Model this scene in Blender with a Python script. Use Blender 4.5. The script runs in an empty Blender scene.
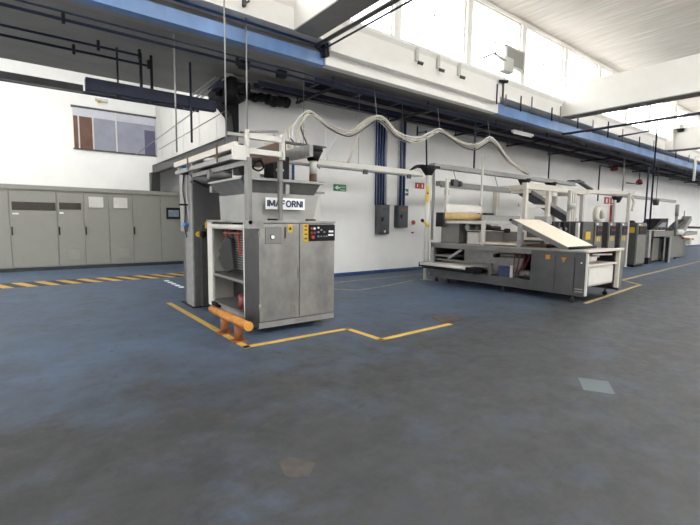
import bpy, math, random
from mathutils import Vector, Matrix
random.seed(7)
C = bpy.context.scene.collection
PI = math.pi

# ------------------------------------------------------------ materials
def nm(name):
    m = bpy.data.materials.new(name); m.use_nodes = True
    nt = m.node_tree; nt.nodes.clear()
    o = nt.nodes.new('ShaderNodeOutputMaterial'); b = nt.nodes.new('ShaderNodeBsdfPrincipled')
    nt.links.new(b.outputs[0], o.inputs[0])
    return m, nt, b
def noise(nt, scale, detail=4, rough=.6, stretch=None):
    tc = nt.nodes.new('ShaderNodeTexCoord'); mp = nt.nodes.new('ShaderNodeMapping')
    n = nt.nodes.new('ShaderNodeTexNoise'); n.inputs['Scale'].default_value = scale
    n.inputs['Detail'].default_value = detail; n.inputs['Roughness'].default_value = rough
    if stretch: mp.inputs['Scale'].default_value = stretch
    nt.links.new(tc.outputs['Object'], mp.inputs[0]); nt.links.new(mp.outputs[0], n.inputs[0])
    return n
def ramp(nt, src, stops):
    r = nt.nodes.new('ShaderNodeValToRGB'); e = r.color_ramp.elements
    while len(e) > 1: e.remove(e[-1])
    e[0].position, e[0].color = stops[0][0], (*stops[0][1], 1)
    for p, c in stops[1:]:
        q = e.new(p); q.color = (*c, 1)
    nt.links.new(src, r.inputs[0]); return r
def mat(name, col, rough=.5, metal=0, var=.12, scale=6, stretch=None, bump=0, spec=.5):
    m, nt, b = nm(name)
    n = noise(nt, scale, stretch=stretch)
    lo = tuple(c*(1-var) for c in col); hi = tuple(min(1, c*(1+var)) for c in col)
    r = ramp(nt, n.outputs[0], [(.3, lo), (.7, hi)])
    nt.links.new(r.outputs[0], b.inputs['Base Color'])
    b.inputs['Roughness'].default_value = rough; b.inputs['Metallic'].default_value = metal
    b.inputs['Specular IOR Level'].default_value = spec
    if bump:
        bp = nt.nodes.new('ShaderNodeBump'); bp.inputs['Strength'].default_value = bump; bp.inputs['Distance'].default_value = .01
        nt.links.new(n.outputs[0], bp.inputs['Height']); nt.links.new(bp.outputs[0], b.inputs['Normal'])
    return m
M = {}
M['wall'] = mat('wall_paint', (.87,.865,.85), .5, var=.04, scale=1.2)
M['wall2'] = mat('upper_wall_paint', (.93,.905,.86), .6, var=.03, scale=1.5)
M['xbeam'] = mat('crossbeam_paint', (.70,.68,.645), .6, var=.05, scale=1.2)
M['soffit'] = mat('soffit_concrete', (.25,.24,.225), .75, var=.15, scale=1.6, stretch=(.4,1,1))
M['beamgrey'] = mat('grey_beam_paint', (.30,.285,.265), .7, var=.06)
M['panel'] = mat('white_panel', (.56,.555,.53), .5, var=.04)
M['blue'] = mat('blue_beam_paint', (.16,.29,.56), .35, var=.3, scale=1.2, stretch=(1,1,.3))
M['navy'] = mat('navy_pipe_paint', (.014,.020,.045), .5, var=.2, spec=.3)
M['conduit'] = mat('blue_conduit_paint', (.018,.050,.15), .4, var=.15)
M['black'] = mat('black_paint', (.010,.010,.012), .6, var=.2, spec=.25)
M['rubber'] = mat('black_rubber', (.015,.015,.015), .7, var=.2)
M['steel'] = mat('stainless_steel', (.34,.335,.325), .36, 0.75, var=.25, scale=3.5, stretch=(1,1,.7), bump=.03)
M['colst'] = mat('brushed_column_steel', (.13,.13,.135), .4, .5, var=.15, scale=3)
M['hop'] = mat('satin_stainless', (.33,.33,.315), .5, .4, var=.1, scale=3)
M['steel2'] = mat('dull_stainless', (.21,.21,.205), .5, .5, var=.15, scale=3)
M['dsteel'] = mat('dark_steel', (.075,.075,.077), .42, .5, var=.18, scale=4)
M['galv'] = mat('galvanised_steel', (.30,.30,.295), .5, .5, var=.14, scale=10)
M['white'] = mat('white_powder_coat', (.60,.59,.555), .5, var=.05)
M['cream'] = mat('cream_paint', (.62,.585,.515), .5, var=.06)
M['beige'] = mat('beige_belt', (.60,.53,.43), .75, var=.08, scale=9)
M['beltw'] = mat('white_belt', (.66,.64,.59), .65, var=.05)
M['ecab'] = mat('cabinet_beige_grey', (.265,.26,.235), .5, var=.03)
M['ecab2'] = mat('cabinet_dark_plinth', (.03,.035,.04), .5)
M['mgrey'] = mat('machine_grey_paint', (.085,.086,.088), .42, .25, var=.16, scale=3)
M['mgrey2'] = mat('machine_light_grey', (.17,.165,.155), .45, .3, var=.14, scale=4)
M['tan'] = mat('tan_belt', (.42,.29,.12), .6, var=.15)
M['orange'] = mat('orange_paint', (.50,.20,.03), .5, var=.3, scale=9)
M['rust'] = mat('rusty_orange_paint', (.26,.085,.025), .6, var=.3, scale=14)
M['yellow'] = mat('yellow_label', (.62,.41,.03), .5, var=.08)
M['red'] = mat('red_paint', (.42,.035,.025), .5, var=.1)
M['dred'] = mat('dark_red_paint', (.16,.03,.025), .5, var=.2)
M['green'] = mat('green_sign', (.02,.22,.08), .4, var=.08)
M['signw'] = mat('sign_white', (.85,.87,.87), .4, var=.02)
M['sblue'] = mat('sign_navy_ink', (.02,.035,.10), .4, var=.05)
M['box'] = mat('charcoal_box_paint', (.075,.08,.09), .4, .2, var=.15)
M['cable'] = mat('cream_cable', (.62,.58,.50), .55, var=.1)
M['brown'] = mat('brown_plastic', (.10,.055,.03), .5, var=.2)
M['darkwin'] = mat('smoked_display_window', (.035,.028,.022), .2, var=.35, scale=22)
M['vent'] = mat('vent_grille', (.30,.30,.27), .6, var=.05)
M['bluepl'] = mat('blue_plastic', (.05,.22,.55), .4, var=.1)
M['screen'] = mat('dark_screen', (.02,.025,.035), .15, var=.3)
M['screenlit'] = mat('pale_screen', (.22,.27,.32), .2, var=.2)
M['base'] = mat('blue_baseboard', (.03,.07,.20), .5, var=.1)
M['tubew'] = mat('tube_white', (.88,.88,.86), .4, var=.02)
M['dirt'] = mat('grey_patch', (.082,.10,.108), .55, var=.08)
M['winlav'] = mat('window_film_lavender', (.28,.29,.36), .25, var=.12, scale=2)  # reflections and dim room behind the glass painted into opaque panes
M['winpale'] = mat('window_film_pale', (.55,.56,.63), .25, var=.05)
M['winnavy'] = mat('window_film_navy', (.09,.09,.16), .25, var=.1)
M['winbrown'] = mat('window_brown_curtain', (.13,.06,.04), .4, var=.2)

def glass():
    m = bpy.data.materials.new('clear_glass'); m.use_nodes = True; nt = m.node_tree; nt.nodes.clear()
    o = nt.nodes.new('ShaderNodeOutputMaterial'); t = nt.nodes.new('ShaderNodeBsdfTransparent'); g = nt.nodes.new('ShaderNodeBsdfGlossy')
    t.inputs[0].default_value = (.97,.98,.98,1); g.inputs['Roughness'].default_value = .05
    mx = nt.nodes.new('ShaderNodeMixShader'); mx.inputs[0].default_value = .05
    nt.links.new(t.outputs[0], mx.inputs[1]); nt.links.new(g.outputs[0], mx.inputs[2]); nt.links.new(mx.outputs[0], o.inputs[0])
    return m
M['glass'] = glass()

def floor_mat():
    m, nt, b = nm('worn_epoxy_floor')
    L = nt.links.new
    tc = nt.nodes.new('ShaderNodeTexCoord'); sep = nt.nodes.new('ShaderNodeSeparateXYZ'); L(tc.outputs['Object'], sep.inputs[0])
    # zone mask: the machine strip keeps its blue coat, the aisle is worn grey
    n0 = noise(nt, 1.6, 8, .7)
    mr = nt.nodes.new('ShaderNodeMapRange'); mr.inputs['From Min'].default_value = 3.2; mr.inputs['From Max'].default_value = 5.6
    L(sep.outputs['Y'], mr.inputs['Value'])
    a = nt.nodes.new('ShaderNodeMath'); a.operation = 'MULTIPLY_ADD'; L(n0.outputs[0], a.inputs[0]); a.inputs[1].default_value = 1.7; a.inputs[2].default_value = -.86
    s = nt.nodes.new('ShaderNodeMath'); s.operation = 'ADD'; s.use_clamp = True; L(a.outputs[0], s.inputs[0])
    q = nt.nodes.new('ShaderNodeMath'); q.operation = 'MULTIPLY'; q.inputs[1].default_value = .78; L(mr.outputs[0], q.inputs[0]); L(q.outputs[0], s.inputs[1])
    n1 = noise(nt, 4.5, 10, .75)
    blue = ramp(nt, n1.outputs[0], [(.25,(.058,.070,.090)), (.42,(.066,.096,.148)), (.52,(.080,.128,.215)), (.58,(.092,.120,.168)), (.66,(.100,.113,.132)), (.8,(.120,.122,.125))])
    n2 = noise(nt, 2.6, 10, .78, stretch=(.8,1.2,1))
    grey = ramp(nt, n2.outputs[0], [(.25,(.022,.0235,.026)), (.46,(.030,.0318,.0345)), (.55,(.038,.0385,.040)), (.62,(.032,.039,.052)), (.8,(.028,.046,.078))])
    mx = nt.nodes.new('ShaderNodeMix'); mx.data_type = 'RGBA'
    L(s.outputs[0], mx.inputs[0]); L(grey.outputs[0], mx.inputs[6]); L(blue.outputs[0], mx.inputs[7])
    # brownish worn spots and dark specks
    n3 = noise(nt, 1.1, 3, .5, stretch=(1.3,.9,1)); n3.inputs['Distortion'].default_value = .4
    k = ramp(nt, n3.outputs[0], [(.66,(0,0,0)), (.74,(1,1,1))])
    mx2 = nt.nodes.new('ShaderNodeMix'); mx2.data_type = 'RGBA'
    kk = nt.nodes.new('ShaderNodeMath'); kk.operation = 'MULTIPLY'; kk.inputs[1].default_value = .5; L(k.outputs[0], kk.inputs[0])
    L(kk.outputs[0], mx2.inputs[0]); L(mx.outputs[2], mx2.inputs[6]); mx2.inputs[7].default_value = (.070,.058,.050,1)
    n4 = noise(nt, 9, 3, .5)
    k4 = ramp(nt, n4.outputs[0], [(.68,(0,0,0)), (.74,(.7,.7,.7))])
    mx3 = nt.nodes.new('ShaderNodeMix'); mx3.data_type = 'RGBA'
    L(k4.outputs[0], mx3.inputs[0]); L(mx2.outputs[2], mx3.inputs[6]); mx3.inputs[7].default_value = (.030,.036,.050,1)
    L(mx3.outputs[2], b.inputs['Base Color'])
    rr = ramp(nt, n1.outputs[0], [(.3,(.42,.42,.42)), (.7,(.62,.62,.62))]); L(rr.outputs[0], b.inputs['Roughness'])
    b.inputs['Specular IOR Level'].default_value = .35
    bp = nt.nodes.new('ShaderNodeBump'); bp.inputs['Strength'].default_value = .12; bp.inputs['Distance'].default_value = .01
    L(n1.outputs[0], bp.inputs['Height']); L(bp.outputs[0], b.inputs['Normal'])
    return m
M['floor'] = floor_mat()
def ceil_mat():
    m, nt, b = nm('ribbed_ceiling'); L = nt.links.new
    n = noise(nt, 5, 4, .6, stretch=(2.2,.18,1))
    r = ramp(nt, n.outputs[0], [(.3,(.56,.52,.46)), (.55,(.66,.62,.57)), (.75,(.80,.77,.73))])
    L(r.outputs[0], b.inputs['Base Color']); b.inputs['Roughness'].default_value = .6
    return m
M['ceil'] = ceil_mat()
def tape_mat():
    m, nt, b = nm('scuffed_yellow_tape'); L = nt.links.new
    n = noise(nt, 14, 6, .7)
    r = ramp(nt, n.outputs[0], [(.30,(.28,.22,.12)), (.42,(.50,.32,.06)), (.7,(.62,.41,.08))])
    L(r.outputs[0], b.inputs['Base Color']); b.inputs['Roughness'].default_value = .55
    return m
M['tape'] = tape_mat()
M['tape2'] = mat('worn_yellow_tape', (.40,.29,.12), .6, var=.3, scale=6)
def faint_mat():
    m, nt, b = nm('faded_yellow_tape'); L = nt.links.new
    n = noise(nt, 7, 6, .7)
    r = ramp(nt, n.outputs[0], [(.40,(.11,.15,.20)), (.55,(.30,.27,.18)), (.7,(.40,.34,.20))])
    L(r.outputs[0], b.inputs['Base Color']); b.inputs['Roughness'].default_value = .55
    return m
M['faint'] = faint_mat()
def hazard_mat():
    m, nt, b = nm('hazard_stripes'); L = nt.links.new
    tc = nt.nodes.new('ShaderNodeTexCoord'); sp = nt.nodes.new('ShaderNodeSeparateXYZ'); L(tc.outputs['Object'], sp.inputs[0])
    a = nt.nodes.new('ShaderNodeMath'); a.operation = 'MULTIPLY_ADD'; L(sp.outputs['Y'], a.inputs[0]); a.inputs[1].default_value = .35; L(sp.outputs['X'], a.inputs[2])
    d = nt.nodes.new('ShaderNodeMath'); d.operation = 'MULTIPLY'; L(a.outputs[0], d.inputs[0]); d.inputs[1].default_value = 1/.42
    f = nt.nodes.new('ShaderNodeMath'); f.operation = 'FRACT'; L(d.outputs[0], f.inputs[0])
    r = ramp(nt, f.outputs[0], [(0,(.50,.31,.07)), (.48,(.50,.31,.07)), (.5,(.025,.022,.025)), (.98,(.025,.022,.025))])
    L(r.outputs[0], b.inputs['Base Color']); b.inputs['Roughness'].default_value = .6
    return m
M['hazard'] = hazard_mat()

# ------------------------------------------------------------ mesh builder
class MB:
    def __init__(s): s.v = []; s.f = []; s.sm = []
    def add(s, vs, fs, smooth=False):
        o = len(s.v); s.v += [Vector(p) for p in vs]
        for f in fs: s.f.append([i+o for i in f]); s.sm.append(smooth)
        return s
    def box(s, x0, x1, y0, y1, z0, z1):
        vs = [(x,y,z) for x in (x0,x1) for y in (y0,y1) for z in (z0,z1)]
        return s.add(vs, [(0,1,3,2),(4,6,7,5),(0,4,5,1),(2,3,7,6),(0,2,6,4),(1,5,7,3)])
    def obox(s, p0, p1, w, h, up=(0,0,1)):
        """bar from p0 to p1, width w (sideways), height h"""
        p0, p1 = Vector(p0), Vector(p1); d = (p1-p0).normalized(); u = Vector(up)
        if abs(d.dot(u)) > .99: u = Vector((0,1,0))
        sd = d.cross(u).normalized()*w/2; uu = sd.cross(d).normalized()*h/2
        vs = [p+a*sd+b*uu for p in (p0,p1) for a in (-1,1) for b in (-1,1)]
        return s.add(vs, [(0,1,3,2),(4,6,7,5),(0,4,5,1),(2,3,7,6),(0,2,6,4),(1,5,7,3)])
    def cyl(s, p0, p1, r0, r1=None, n=16):
        r1 = r0 if r1 is None else r1
        p0, p1 = Vector(p0), Vector(p1); d = (p1-p0).normalized()
        u = d.orthogonal().normalized(); w = d.cross(u)
        vs = []
        for p, r in ((p0,r0),(p1,r1)):
            for k in range(n):
                a = 2*PI*k/n; vs.append(p+(u*math.cos(a)+w*math.sin(a))*r)
        s.add(vs, [(k,(k+1)%n,n+(k+1)%n,n+k) for k in range(n)], True)
        o = len(s.v)-2*n
        s.f.append([o+k for k in range(n)][::-1]); s.sm.append(False)
        s.f.append([o+n+k for k in range(n)]); s.sm.append(False)
        return s
    def tube(s, pts, r, n=8, sub=0):
        P = [Vector(p) for p in pts]
        if sub:
            Q = []
            for i in range(len(P)-1):
                a = P[max(i-1,0)]; b = P[i]; c = P[i+1]; d = P[min(i+2,len(P)-1)]
                for k in range(sub):
                    t = k/sub
                    Q.append(.5*((2*b)+(c-a)*t+(2*a-5*b+4*c-d)*t*t+(3*b-a-3*c+d)*t**3))
            Q.append(P[-1]); P = Q
        u = None; rings = []
        for i, p in enumerate(P):
            d = (P[min(i+1,len(P)-1)]-P[max(i-1,0)]).normalized()
            u = d.orthogonal().normalized() if u is None else (u-d*u.dot(d)).normalized()
            w = d.cross(u); rings.append([p+(u*math.cos(2*PI*k/n)+w*math.sin(2*PI*k/n))*r for k in range(n)])
        vs = [q for g in rings for q in g]; fs = []
        for i in range(len(P)-1):
            for k in range(n): fs.append((i*n+k, i*n+(k+1)%n, (i+1)*n+(k+1)%n, (i+1)*n+k))
        s.add(vs, fs, True)
        o = len(s.v)-len(vs)
        s.f.append([o+k for k in range(n)][::-1]); s.sm.append(False)
        s.f.append([o+len(vs)-n+k for k in range(n)]); s.sm.append(False)
        return s
    def prism(s, poly, axis, a, b):
        """poly: list of 2D points in the two other axes (in x,y,z order)"""
        n = len(poly); vs = []
        for t in (a,b):
            for p in poly:
                q = list(p); q.insert('xyz'.index(axis), t); vs.append(q)
        return s.add(vs, [list(range(n))[::-1], [n+k for k in range(n)]] + [(k,(k+1)%n,n+(k+1)%n,n+k) for k in range(n)])
    def frustum(s, x0,x1,y0,y1,z0, X0,X1,Y0,Y1,z1, open_top=False):
        vs = [(x0,y0,z0),(x1,y0,z0),(x1,y1,z0),(x0,y1,z0),(X0,Y0,z1),(X1,Y0,z1),(X1,Y1,z1),(X0,Y1,z1)]
        fs = [(0,3,2,1),(0,1,5,4),(1,2,6,5),(2,3,7,6),(3,0,4,7)]
        if not open_top: fs.append((4,5,6,7))
        return s.add(vs, fs)
    def build(s, name, m, parent=None, bevel=0, kind=None, label=None, cat=None, group=None):
        if parent is not None: org = wloc(parent)
        else:
            lo = Vector([min(p[i] for p in s.v) for i in range(3)]); hi = Vector([max(p[i] for p in s.v) for i in range(3)])
            org = Vector(((lo.x+hi.x)/2, (lo.y+hi.y)/2, lo.z))
            if kind == 'structure': org = Vector((0,0,0))
        me = bpy.data.meshes.new(name); me.from_pydata([p-org for p in s.v], [], s.f)
        me.polygons.foreach_set('use_smooth', s.sm); me.materials.append(m); 
        o = bpy.data.objects.new(name, me); C.objects.link(o)
        import bmesh
        bm = bmesh.new(); bm.from_mesh(me); bmesh.ops.recalc_face_normals(bm, faces=bm.faces); bm.to_mesh(me); bm.free()
        if parent is not None: o.parent = parent
        else: o.location = org
        if bevel:
            b = o.modifiers.new('bevel', 'BEVEL'); b.width = bevel; b.segments = 2; b.limit_method = 'ANGLE'; b.angle_limit = .7
        tag(o, label, cat, group, kind); return o
def wloc(o):
    p = Vector(o.location)
    while o.parent: o = o.parent; p += Vector(o.location)
    return p
def tag(o, label=None, cat=None, group=None, kind=None):
    if label: o['label'] = label
    if cat: o['category'] = cat
    if group: o['group'] = group
    if kind: o['kind'] = kind
    return o
def thing(name, label, cat, loc, group=None):
    o = bpy.data.objects.new(name, None); C.objects.link(o); o.location = loc; o.empty_display_size = .1
    return tag(o, label, cat, group)
def copy_tree(o, parent=None, off=None):
    c = o.copy(); C.objects.link(c); c.parent = parent
    if off: c.location = Vector(o.location)+Vector(off)
    for ch in list(o.children): copy_tree(ch, c)
    return c
def text(s, size, m, parent, loc, name='lettering', rot=(PI/2,0,0), depth=.002, bold=0, sx=1):
    cu = bpy.data.curves.new('t', 'FONT'); cu.body = s; cu.size = size; cu.extrude = depth; cu.offset = bold
    cu.align_x = 'CENTER'; cu.align_y = 'CENTER'
    t = bpy.data.objects.new('t', cu); C.objects.link(t)
    dg = bpy.context.evaluated_depsgraph_get(); me = bpy.data.meshes.new_from_object(t.evaluated_get(dg))
    bpy.data.objects.remove(t); bpy.data.curves.remove(cu)
    R = Matrix.Translation(Vector(loc)-wloc(parent)) @ Matrix.Rotation(rot[2],4,'Z') @ Matrix.Rotation(rot[0],4,'X') @ Matrix.Scale(sx,4,(1,0,0))
    me.transform(R); me.materials.clear(); me.materials.append(m)
    o = bpy.data.objects.new(name, me); C.objects.link(o); o.parent = parent; return o
def B(*a): return MB().box(*a)
def struct(name, mb, m, parent=None, bevel=0): return mb.build(name, m, parent, bevel, kind='structure' if parent is None else None)

# ------------------------------------------------------------ the hall
G = 9.64; X0 = 3.99                      # column grid along the long wall
YU, ZU, ZC, ZS = 6.86, 4.86, 7.05, 4.5   # clerestory wall, its foot, ceiling, soffit
XL, XR, YF = -9.0, 64.0, -12.0
struct('floor', B(XL,XR,YF,16.9,-.1,0), M['floor'])
# main back wall
struct('wall_back', B(4.0,XR,9.42,9.70,0,ZS), M['wall'])
struct('wall_back_left', B(XL,10.0,16.6,16.85,0,7.2), M['wall'])
struct('wall_recess_end', B(10.0,10.2,9.7,16.6,0,ZS), M['wall'])
struct('baseboard_back', B(4.0,XR,9.395,9.42,0,.09), M['base'])
# white panelled wall above the steel channel, with its seams
pb = MB(); y = 9.75
for w in (.95,1.25,1.45,1.2,1.25,.70):
    pb.box(3.99,4.09,y+.012,min(y+w-.012,16.58),3.42,7.0); y += w
struct('wall_return', pb, M['panel'])
struct('trim_1', B(4.02,4.06,9.72,16.58,3.42,7.0), M['vent'])
# soffit slab
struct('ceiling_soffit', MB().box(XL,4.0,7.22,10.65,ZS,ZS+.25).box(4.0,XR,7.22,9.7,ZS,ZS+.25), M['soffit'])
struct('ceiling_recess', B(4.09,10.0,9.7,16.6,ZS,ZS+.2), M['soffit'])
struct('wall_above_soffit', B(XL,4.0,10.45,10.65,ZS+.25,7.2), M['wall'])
# roof over the left recess with a skylight
struct('ceiling_left', MB().box(XL,4.1,10.45,11.3,7.0,7.15).box(XL,4.1,15.9,16.85,7.0,7.15).box(XL,-6.5,11.3,15.9,7.0,7.15).box(3.0,4.1,11.3,15.9,7.0,7.15).box(-6.5,3.0,13.4,15.9,7.0,7.15), M['wall'])
sk = struct('window_skylight', MB().box(-6.5,3.0,11.3,11.36,7.0,7.15).box(-6.5,3.0,13.34,13.4,7.0,7.15).box(-1.8,-1.7,11.36,13.34,7.0,7.15), M['white'])
struct('pane', B(-6.5,3.0,11.36,13.34,7.05,7.07), M['glass'], sk)
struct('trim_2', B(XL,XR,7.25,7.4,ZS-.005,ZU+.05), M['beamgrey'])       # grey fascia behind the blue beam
# clerestory wall
ws, wt = 5.34, 7.00
segs = MB()
def upper_wall(mb, y0, y1, zbot, zs, zt):
    mb.box(XL,XR,y0,y1,zbot,zs); mb.box(XL,XR,y0,y0+.12,zt,ZC+.05)
    k = -6; 
    while X0+k*G/4 < XR:
        x = X0+k*G/4
        if x > XL: mb.box(x,x+.20,y0,y0+.14,zs,zt)
        k += 1
upper_wall(segs, YU, 7.25, ZU, ws, wt)
struct('wall_clerestory_back', segs, M['wall2'])
struct('wall_band', MB().box(4.78,10.28,YU,7.03,4.70,ZU).box(4.78,10.46,7.03,7.2,4.49,4.73), M['wall2'])
# sloping sill ledge under the windows
struct('trim_3', MB().prism([(YU,5.36),(YU-.05,5.36),(YU-.05,5.30),(YU,5.22)],'x',XL,XR), M['wall2'])
struct('trim_4', MB().tube([(XL,YU-.03,ZC-.10),(XR,YU-.03,ZC-.10)],.03,6), M['wall2'])
wn = 1
k = -5
while X0+k*G/4+G/4 < 48:
    x = X0+k*G/4+.20; x1 = X0+(k+1)*G/4; xm = (x+x1)/2
    fr = MB().box(x,x1,6.93,6.96,ws,ws+.04).box(x,x1,6.93,6.96,wt-.04,wt).box(x,x+.03,6.93,6.96,ws,wt).box(x1-.03,x1,6.93,6.96,ws,wt)
    fr.box(x,x1,6.93,6.96,6.20,6.218).box(xm-.009,xm+.009,6.93,6.96,ws,wt)
    f = struct('window_%d'%wn, fr, M['white']); struct('pane', B(x,x1,6.94,6.948,ws,wt), M['glass'], f)
    wn += 1; k += 1
# opposite side of the hall (behind the camera): unseen wall, openings sized for the light they admit
fw = MB().box(XL,XR,YF-.3,YF,0,4.7).box(XL,XR,YF-.3,YF,6.9,ZC+.05)
x = XL
while x < XR:
    fw.box(x,x+.5,YF-.3,YF,4.7,6.9); x += 2.41
struct('wall_front', fw, M['wall2'])
struct('wall_left', MB().box(XL-.25,XL,YF,3.0,0,ZC).box(XL-.25,XL,3.0,16.85,4.3,7.15).box(XL-.25,XL,9.5,10.4,0,4.3).box(XL-.25,XL,15.6,16.85,0,4.3).box(XL-.25,XL,3.0,9.5,0,1.4).box(XL-.25,XL,10.4,15.6,0,.9), M['wall'])
struct('wall_right', MB().box(XR,XR+.25,YF,9.7,0,ZC), M['wall'])
# main ceiling
cl = MB().box(XL,XR,2.2,7.25,ZC,ZC+.12).box(XL,XR,YF,-2.5,ZC,ZC+.12)
x = XL
rl = []
while x < XR:
    cl.box(x,x+1.6,-2.5,2.2,ZC,ZC+.12); rl.append((x+1.6,min(x+4.82,XR))); x += 4.82
struct('ceiling', cl, M['ceil'])
for i,(a,b) in enumerate(rl):
    f = struct('window_roof_%d'%(i+1), MB().box(a,b,-2.5,-2.45,ZC,ZC+.12).box(a,b,2.15,2.2,ZC,ZC+.12).box(a,b,-.03,.03,ZC,ZC+.12), M['white'])
    struct('pane', B(a,b,-2.45,2.15,ZC+.05,ZC+.06), M['glass'], f)
# cross beams
n = 1
for k in range(-1,6):
    x = X0+k*G
    if x < XL: continue
    bm_ = MB().box(x,x+.49,YF,YU,ZU,5.78)
    struct('wall_crossbeam_%d'%n, bm_, M['xbeam'])
    struct('trim_beam_%d'%n, B(x-.004,x+.494,YF,YU-.002,ZU-.02,ZU+.004), M['beamgrey'])  # thin sheet under each beam, darker grey than its sides
    n += 1
# pale column between bays two and three, at the clerestory wall
struct('trim_column', B(23.05,23.35,YU-.25,YU,ZU,ZC), M['wall2'])

# blue edge beams (one above each open bay, broken by the white band)
blue1 = MB().box(XL,4.78,7.08,7.20,4.49,4.71).box(XL,4.78,7.04,7.22,4.475,4.49)
blue1.build('steel_beam', M['blue'], label='blue painted steel edge beam at top left, running up to the white band', cat='beam')
blue2 = MB().box(10.46,XR,7.08,7.20,4.49,4.76).box(10.46,XR,7.04,7.22,4.475,4.49)
blue2.build('steel_beam', M['blue'], label='long blue painted steel edge beam running right from the white band to the far end', cat='beam')
MB().tube([(XL,7.0,4.84),(4.6,7.0,4.80)],.022,8).build('overhead_pipe', M['conduit'], label='thin blue pipe just above the left blue edge beam', cat='pipe')
MB().box(4.70,4.80,6.93,7.07,4.62,5.02).build('beam_bracket', M['black'], label='short dark steel bracket where the left blue beam meets the white band', cat='bracket')

# ------------------------------------------------------------ pipes under the soffit at top left
def pipe(pts, r, m, label, group=None, name='overhead_pipe', cat='pipe', n=8, sub=0):
    return MB().tube(pts, r, n, sub).build(name, m, label=label, cat=cat, group=group)
def clampset(o, spots, r=.05):
    for x, y, z in spots: MB().box(x-.02,x+.02,y-.03,y+.03,z-.07,z+.08).build('pipe_clamp', M['black'], o)
g = 'dark pipes under the grey soffit'
pa = pipe([(XL,7.25,4.3),(4.5,7.22,4.3),(12,7.2,4.3)], .016, M['navy'], 'thin dark pipe under the soffit nearest the blue beam', g)
pb_ = pipe([(XL,7.5,4.3),(6,7.5,4.3),(14,7.45,4.3),(60,7.45,4.3)], .024, M['navy'], 'thicker dark pipe second from the blue beam, running the whole length', g)
clampset(pb_, [(.62,7.5,4.32),(3.2,7.5,4.32)])
pc = pipe([(XL,8.35,4.3),(1.78,8.27,4.3)], .020, M['navy'], 'short dark pipe in mid soffit, ending in a drop above the black duct', g)
clampset(pc, [(1.15,8.3,4.32),(1.76,8.27,4.32)])
pd = pipe([(XL,8.80,4.3),(2.02,8.70,4.3)], .022, M['navy'], 'dark pipe on the soffit nearest the bright wall, ending at the longer drop', g)
clampset(pd, [(.85,8.76,4.32),(2.0,8.7,4.32)])
pipe([(XL,12.0,4.40),(4.6,12.0,4.46)], .04, M['navy'], 'dark pipe crossing in front of the bright left wall above the window', None)
MB().box(XL,1.22,11.12,11.26,4.24,4.385).build('grey_joist', M['dsteel'], label='grey joist high along the bright left wall, left of the black duct', cat='beam')
# the black duct
t = thing('black_duct', 'black rectangular overhead duct hanging in front of the bright left wall', 'duct', (2.1,8.7,3.68))
MB().box(.99,3.24,8.65,8.80,3.68,3.89).build('duct_body', M['navy'], t, .01)
for x, w in ((1.49,.012),(1.87,.022),(2.05,.022)):
    MB().box(x-w,x+w,8.70,8.74,3.89,ZS).build('hanger', M['black'], t)
for x in (1.49,2.05): MB().box(x-.03,x+.03,8.63,8.82,3.65,3.68).build('strap', M['black'], t)
# black hood and the bulky black hose on the main wall
t = thing('extractor_hood', 'black tapering extractor hood hanging at the corner of the main wall', 'hood', (3.7,9.6,3.45))
MB().prism([(3.45,4.40),(3.985,4.40),(3.985,3.46),(3.86,3.46),(3.82,3.82),(3.52,4.12)],'y',9.30,9.7).build('hood', M['black'], t)
MB().box(3.3,3.95,8.85,9.3,4.05,4.3).build('drive_box', M['black'], t, .02)
MB().box(3.2,3.34,8.5,8.9,4.12,4.28).build('drive_box', M['navy'], t, .02)
MB().cyl((3.35,8.7,4.27),(3.95,8.7,4.27),.12,.12,20).cyl((3.55,8.7,4.02),(3.55,8.7,4.40),.16,.16,20).build('motor', M['black'], t)
MB().box(3.3,3.9,8.6,9.25,4.32,4.36).build('bracket', M['dsteel'], t)
MB().cyl((3.4,8.6,4.42),(3.8,8.6,4.42),.05,.05,12).build('pipe_stub', M['galv'], t)
t = thing('ribbed_hose', 'bulky black ribbed hose lying along the top of the main wall', 'hose', (4.6,9.2,4.2))
hz = MB(); pts = [(3.95+.08*i, 9.25, 4.30+.02*math.sin(i)) for i in range(17)]
for i in range(16): hz.cyl(pts[i], pts[i+1], .085+.02*(i%2)+.025*(i>8), .085+.02*((i+1)%2)+.025*(i>8), 14)
hz.build('hose_body', M['rubber'], t)
for x, y in ((3.5,7.9),(4.3,7.9)):
    MB().box(x-.09,x+.09,y-.07,y+.07,4.37,ZS).build('junction_box', M['black'], label='small black junction box on the soffit, %s of the two above the cabinet machine' % ('left' if x < 4 else 'right'), cat='junction box')
# oblique struts beside the hood
for i, (a, b) in enumerate((((2.72,9.4,3.85),(3.12,8.35,4.25)),((2.85,9.5,3.85),(3.22,8.4,4.27)),((2.98,9.6,3.88),(3.32,8.45,4.28)))):
    pipe([a,b], .016, M['galv'], 'slanting grey strut beside the black hood', 'slanting struts by the hood', 'strut', 'strut')
for a, b in (((2.2,11.0,3.0),(3.4,9.6,4.1)),((2.6,10.6,3.1),(3.7,9.4,3.9))):
    pipe([a,b], .010, M['galv'], 'thin slanting stay wire in front of the white wall panels', 'stay wires before the panels', 'stay_wire', 'wire')

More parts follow.
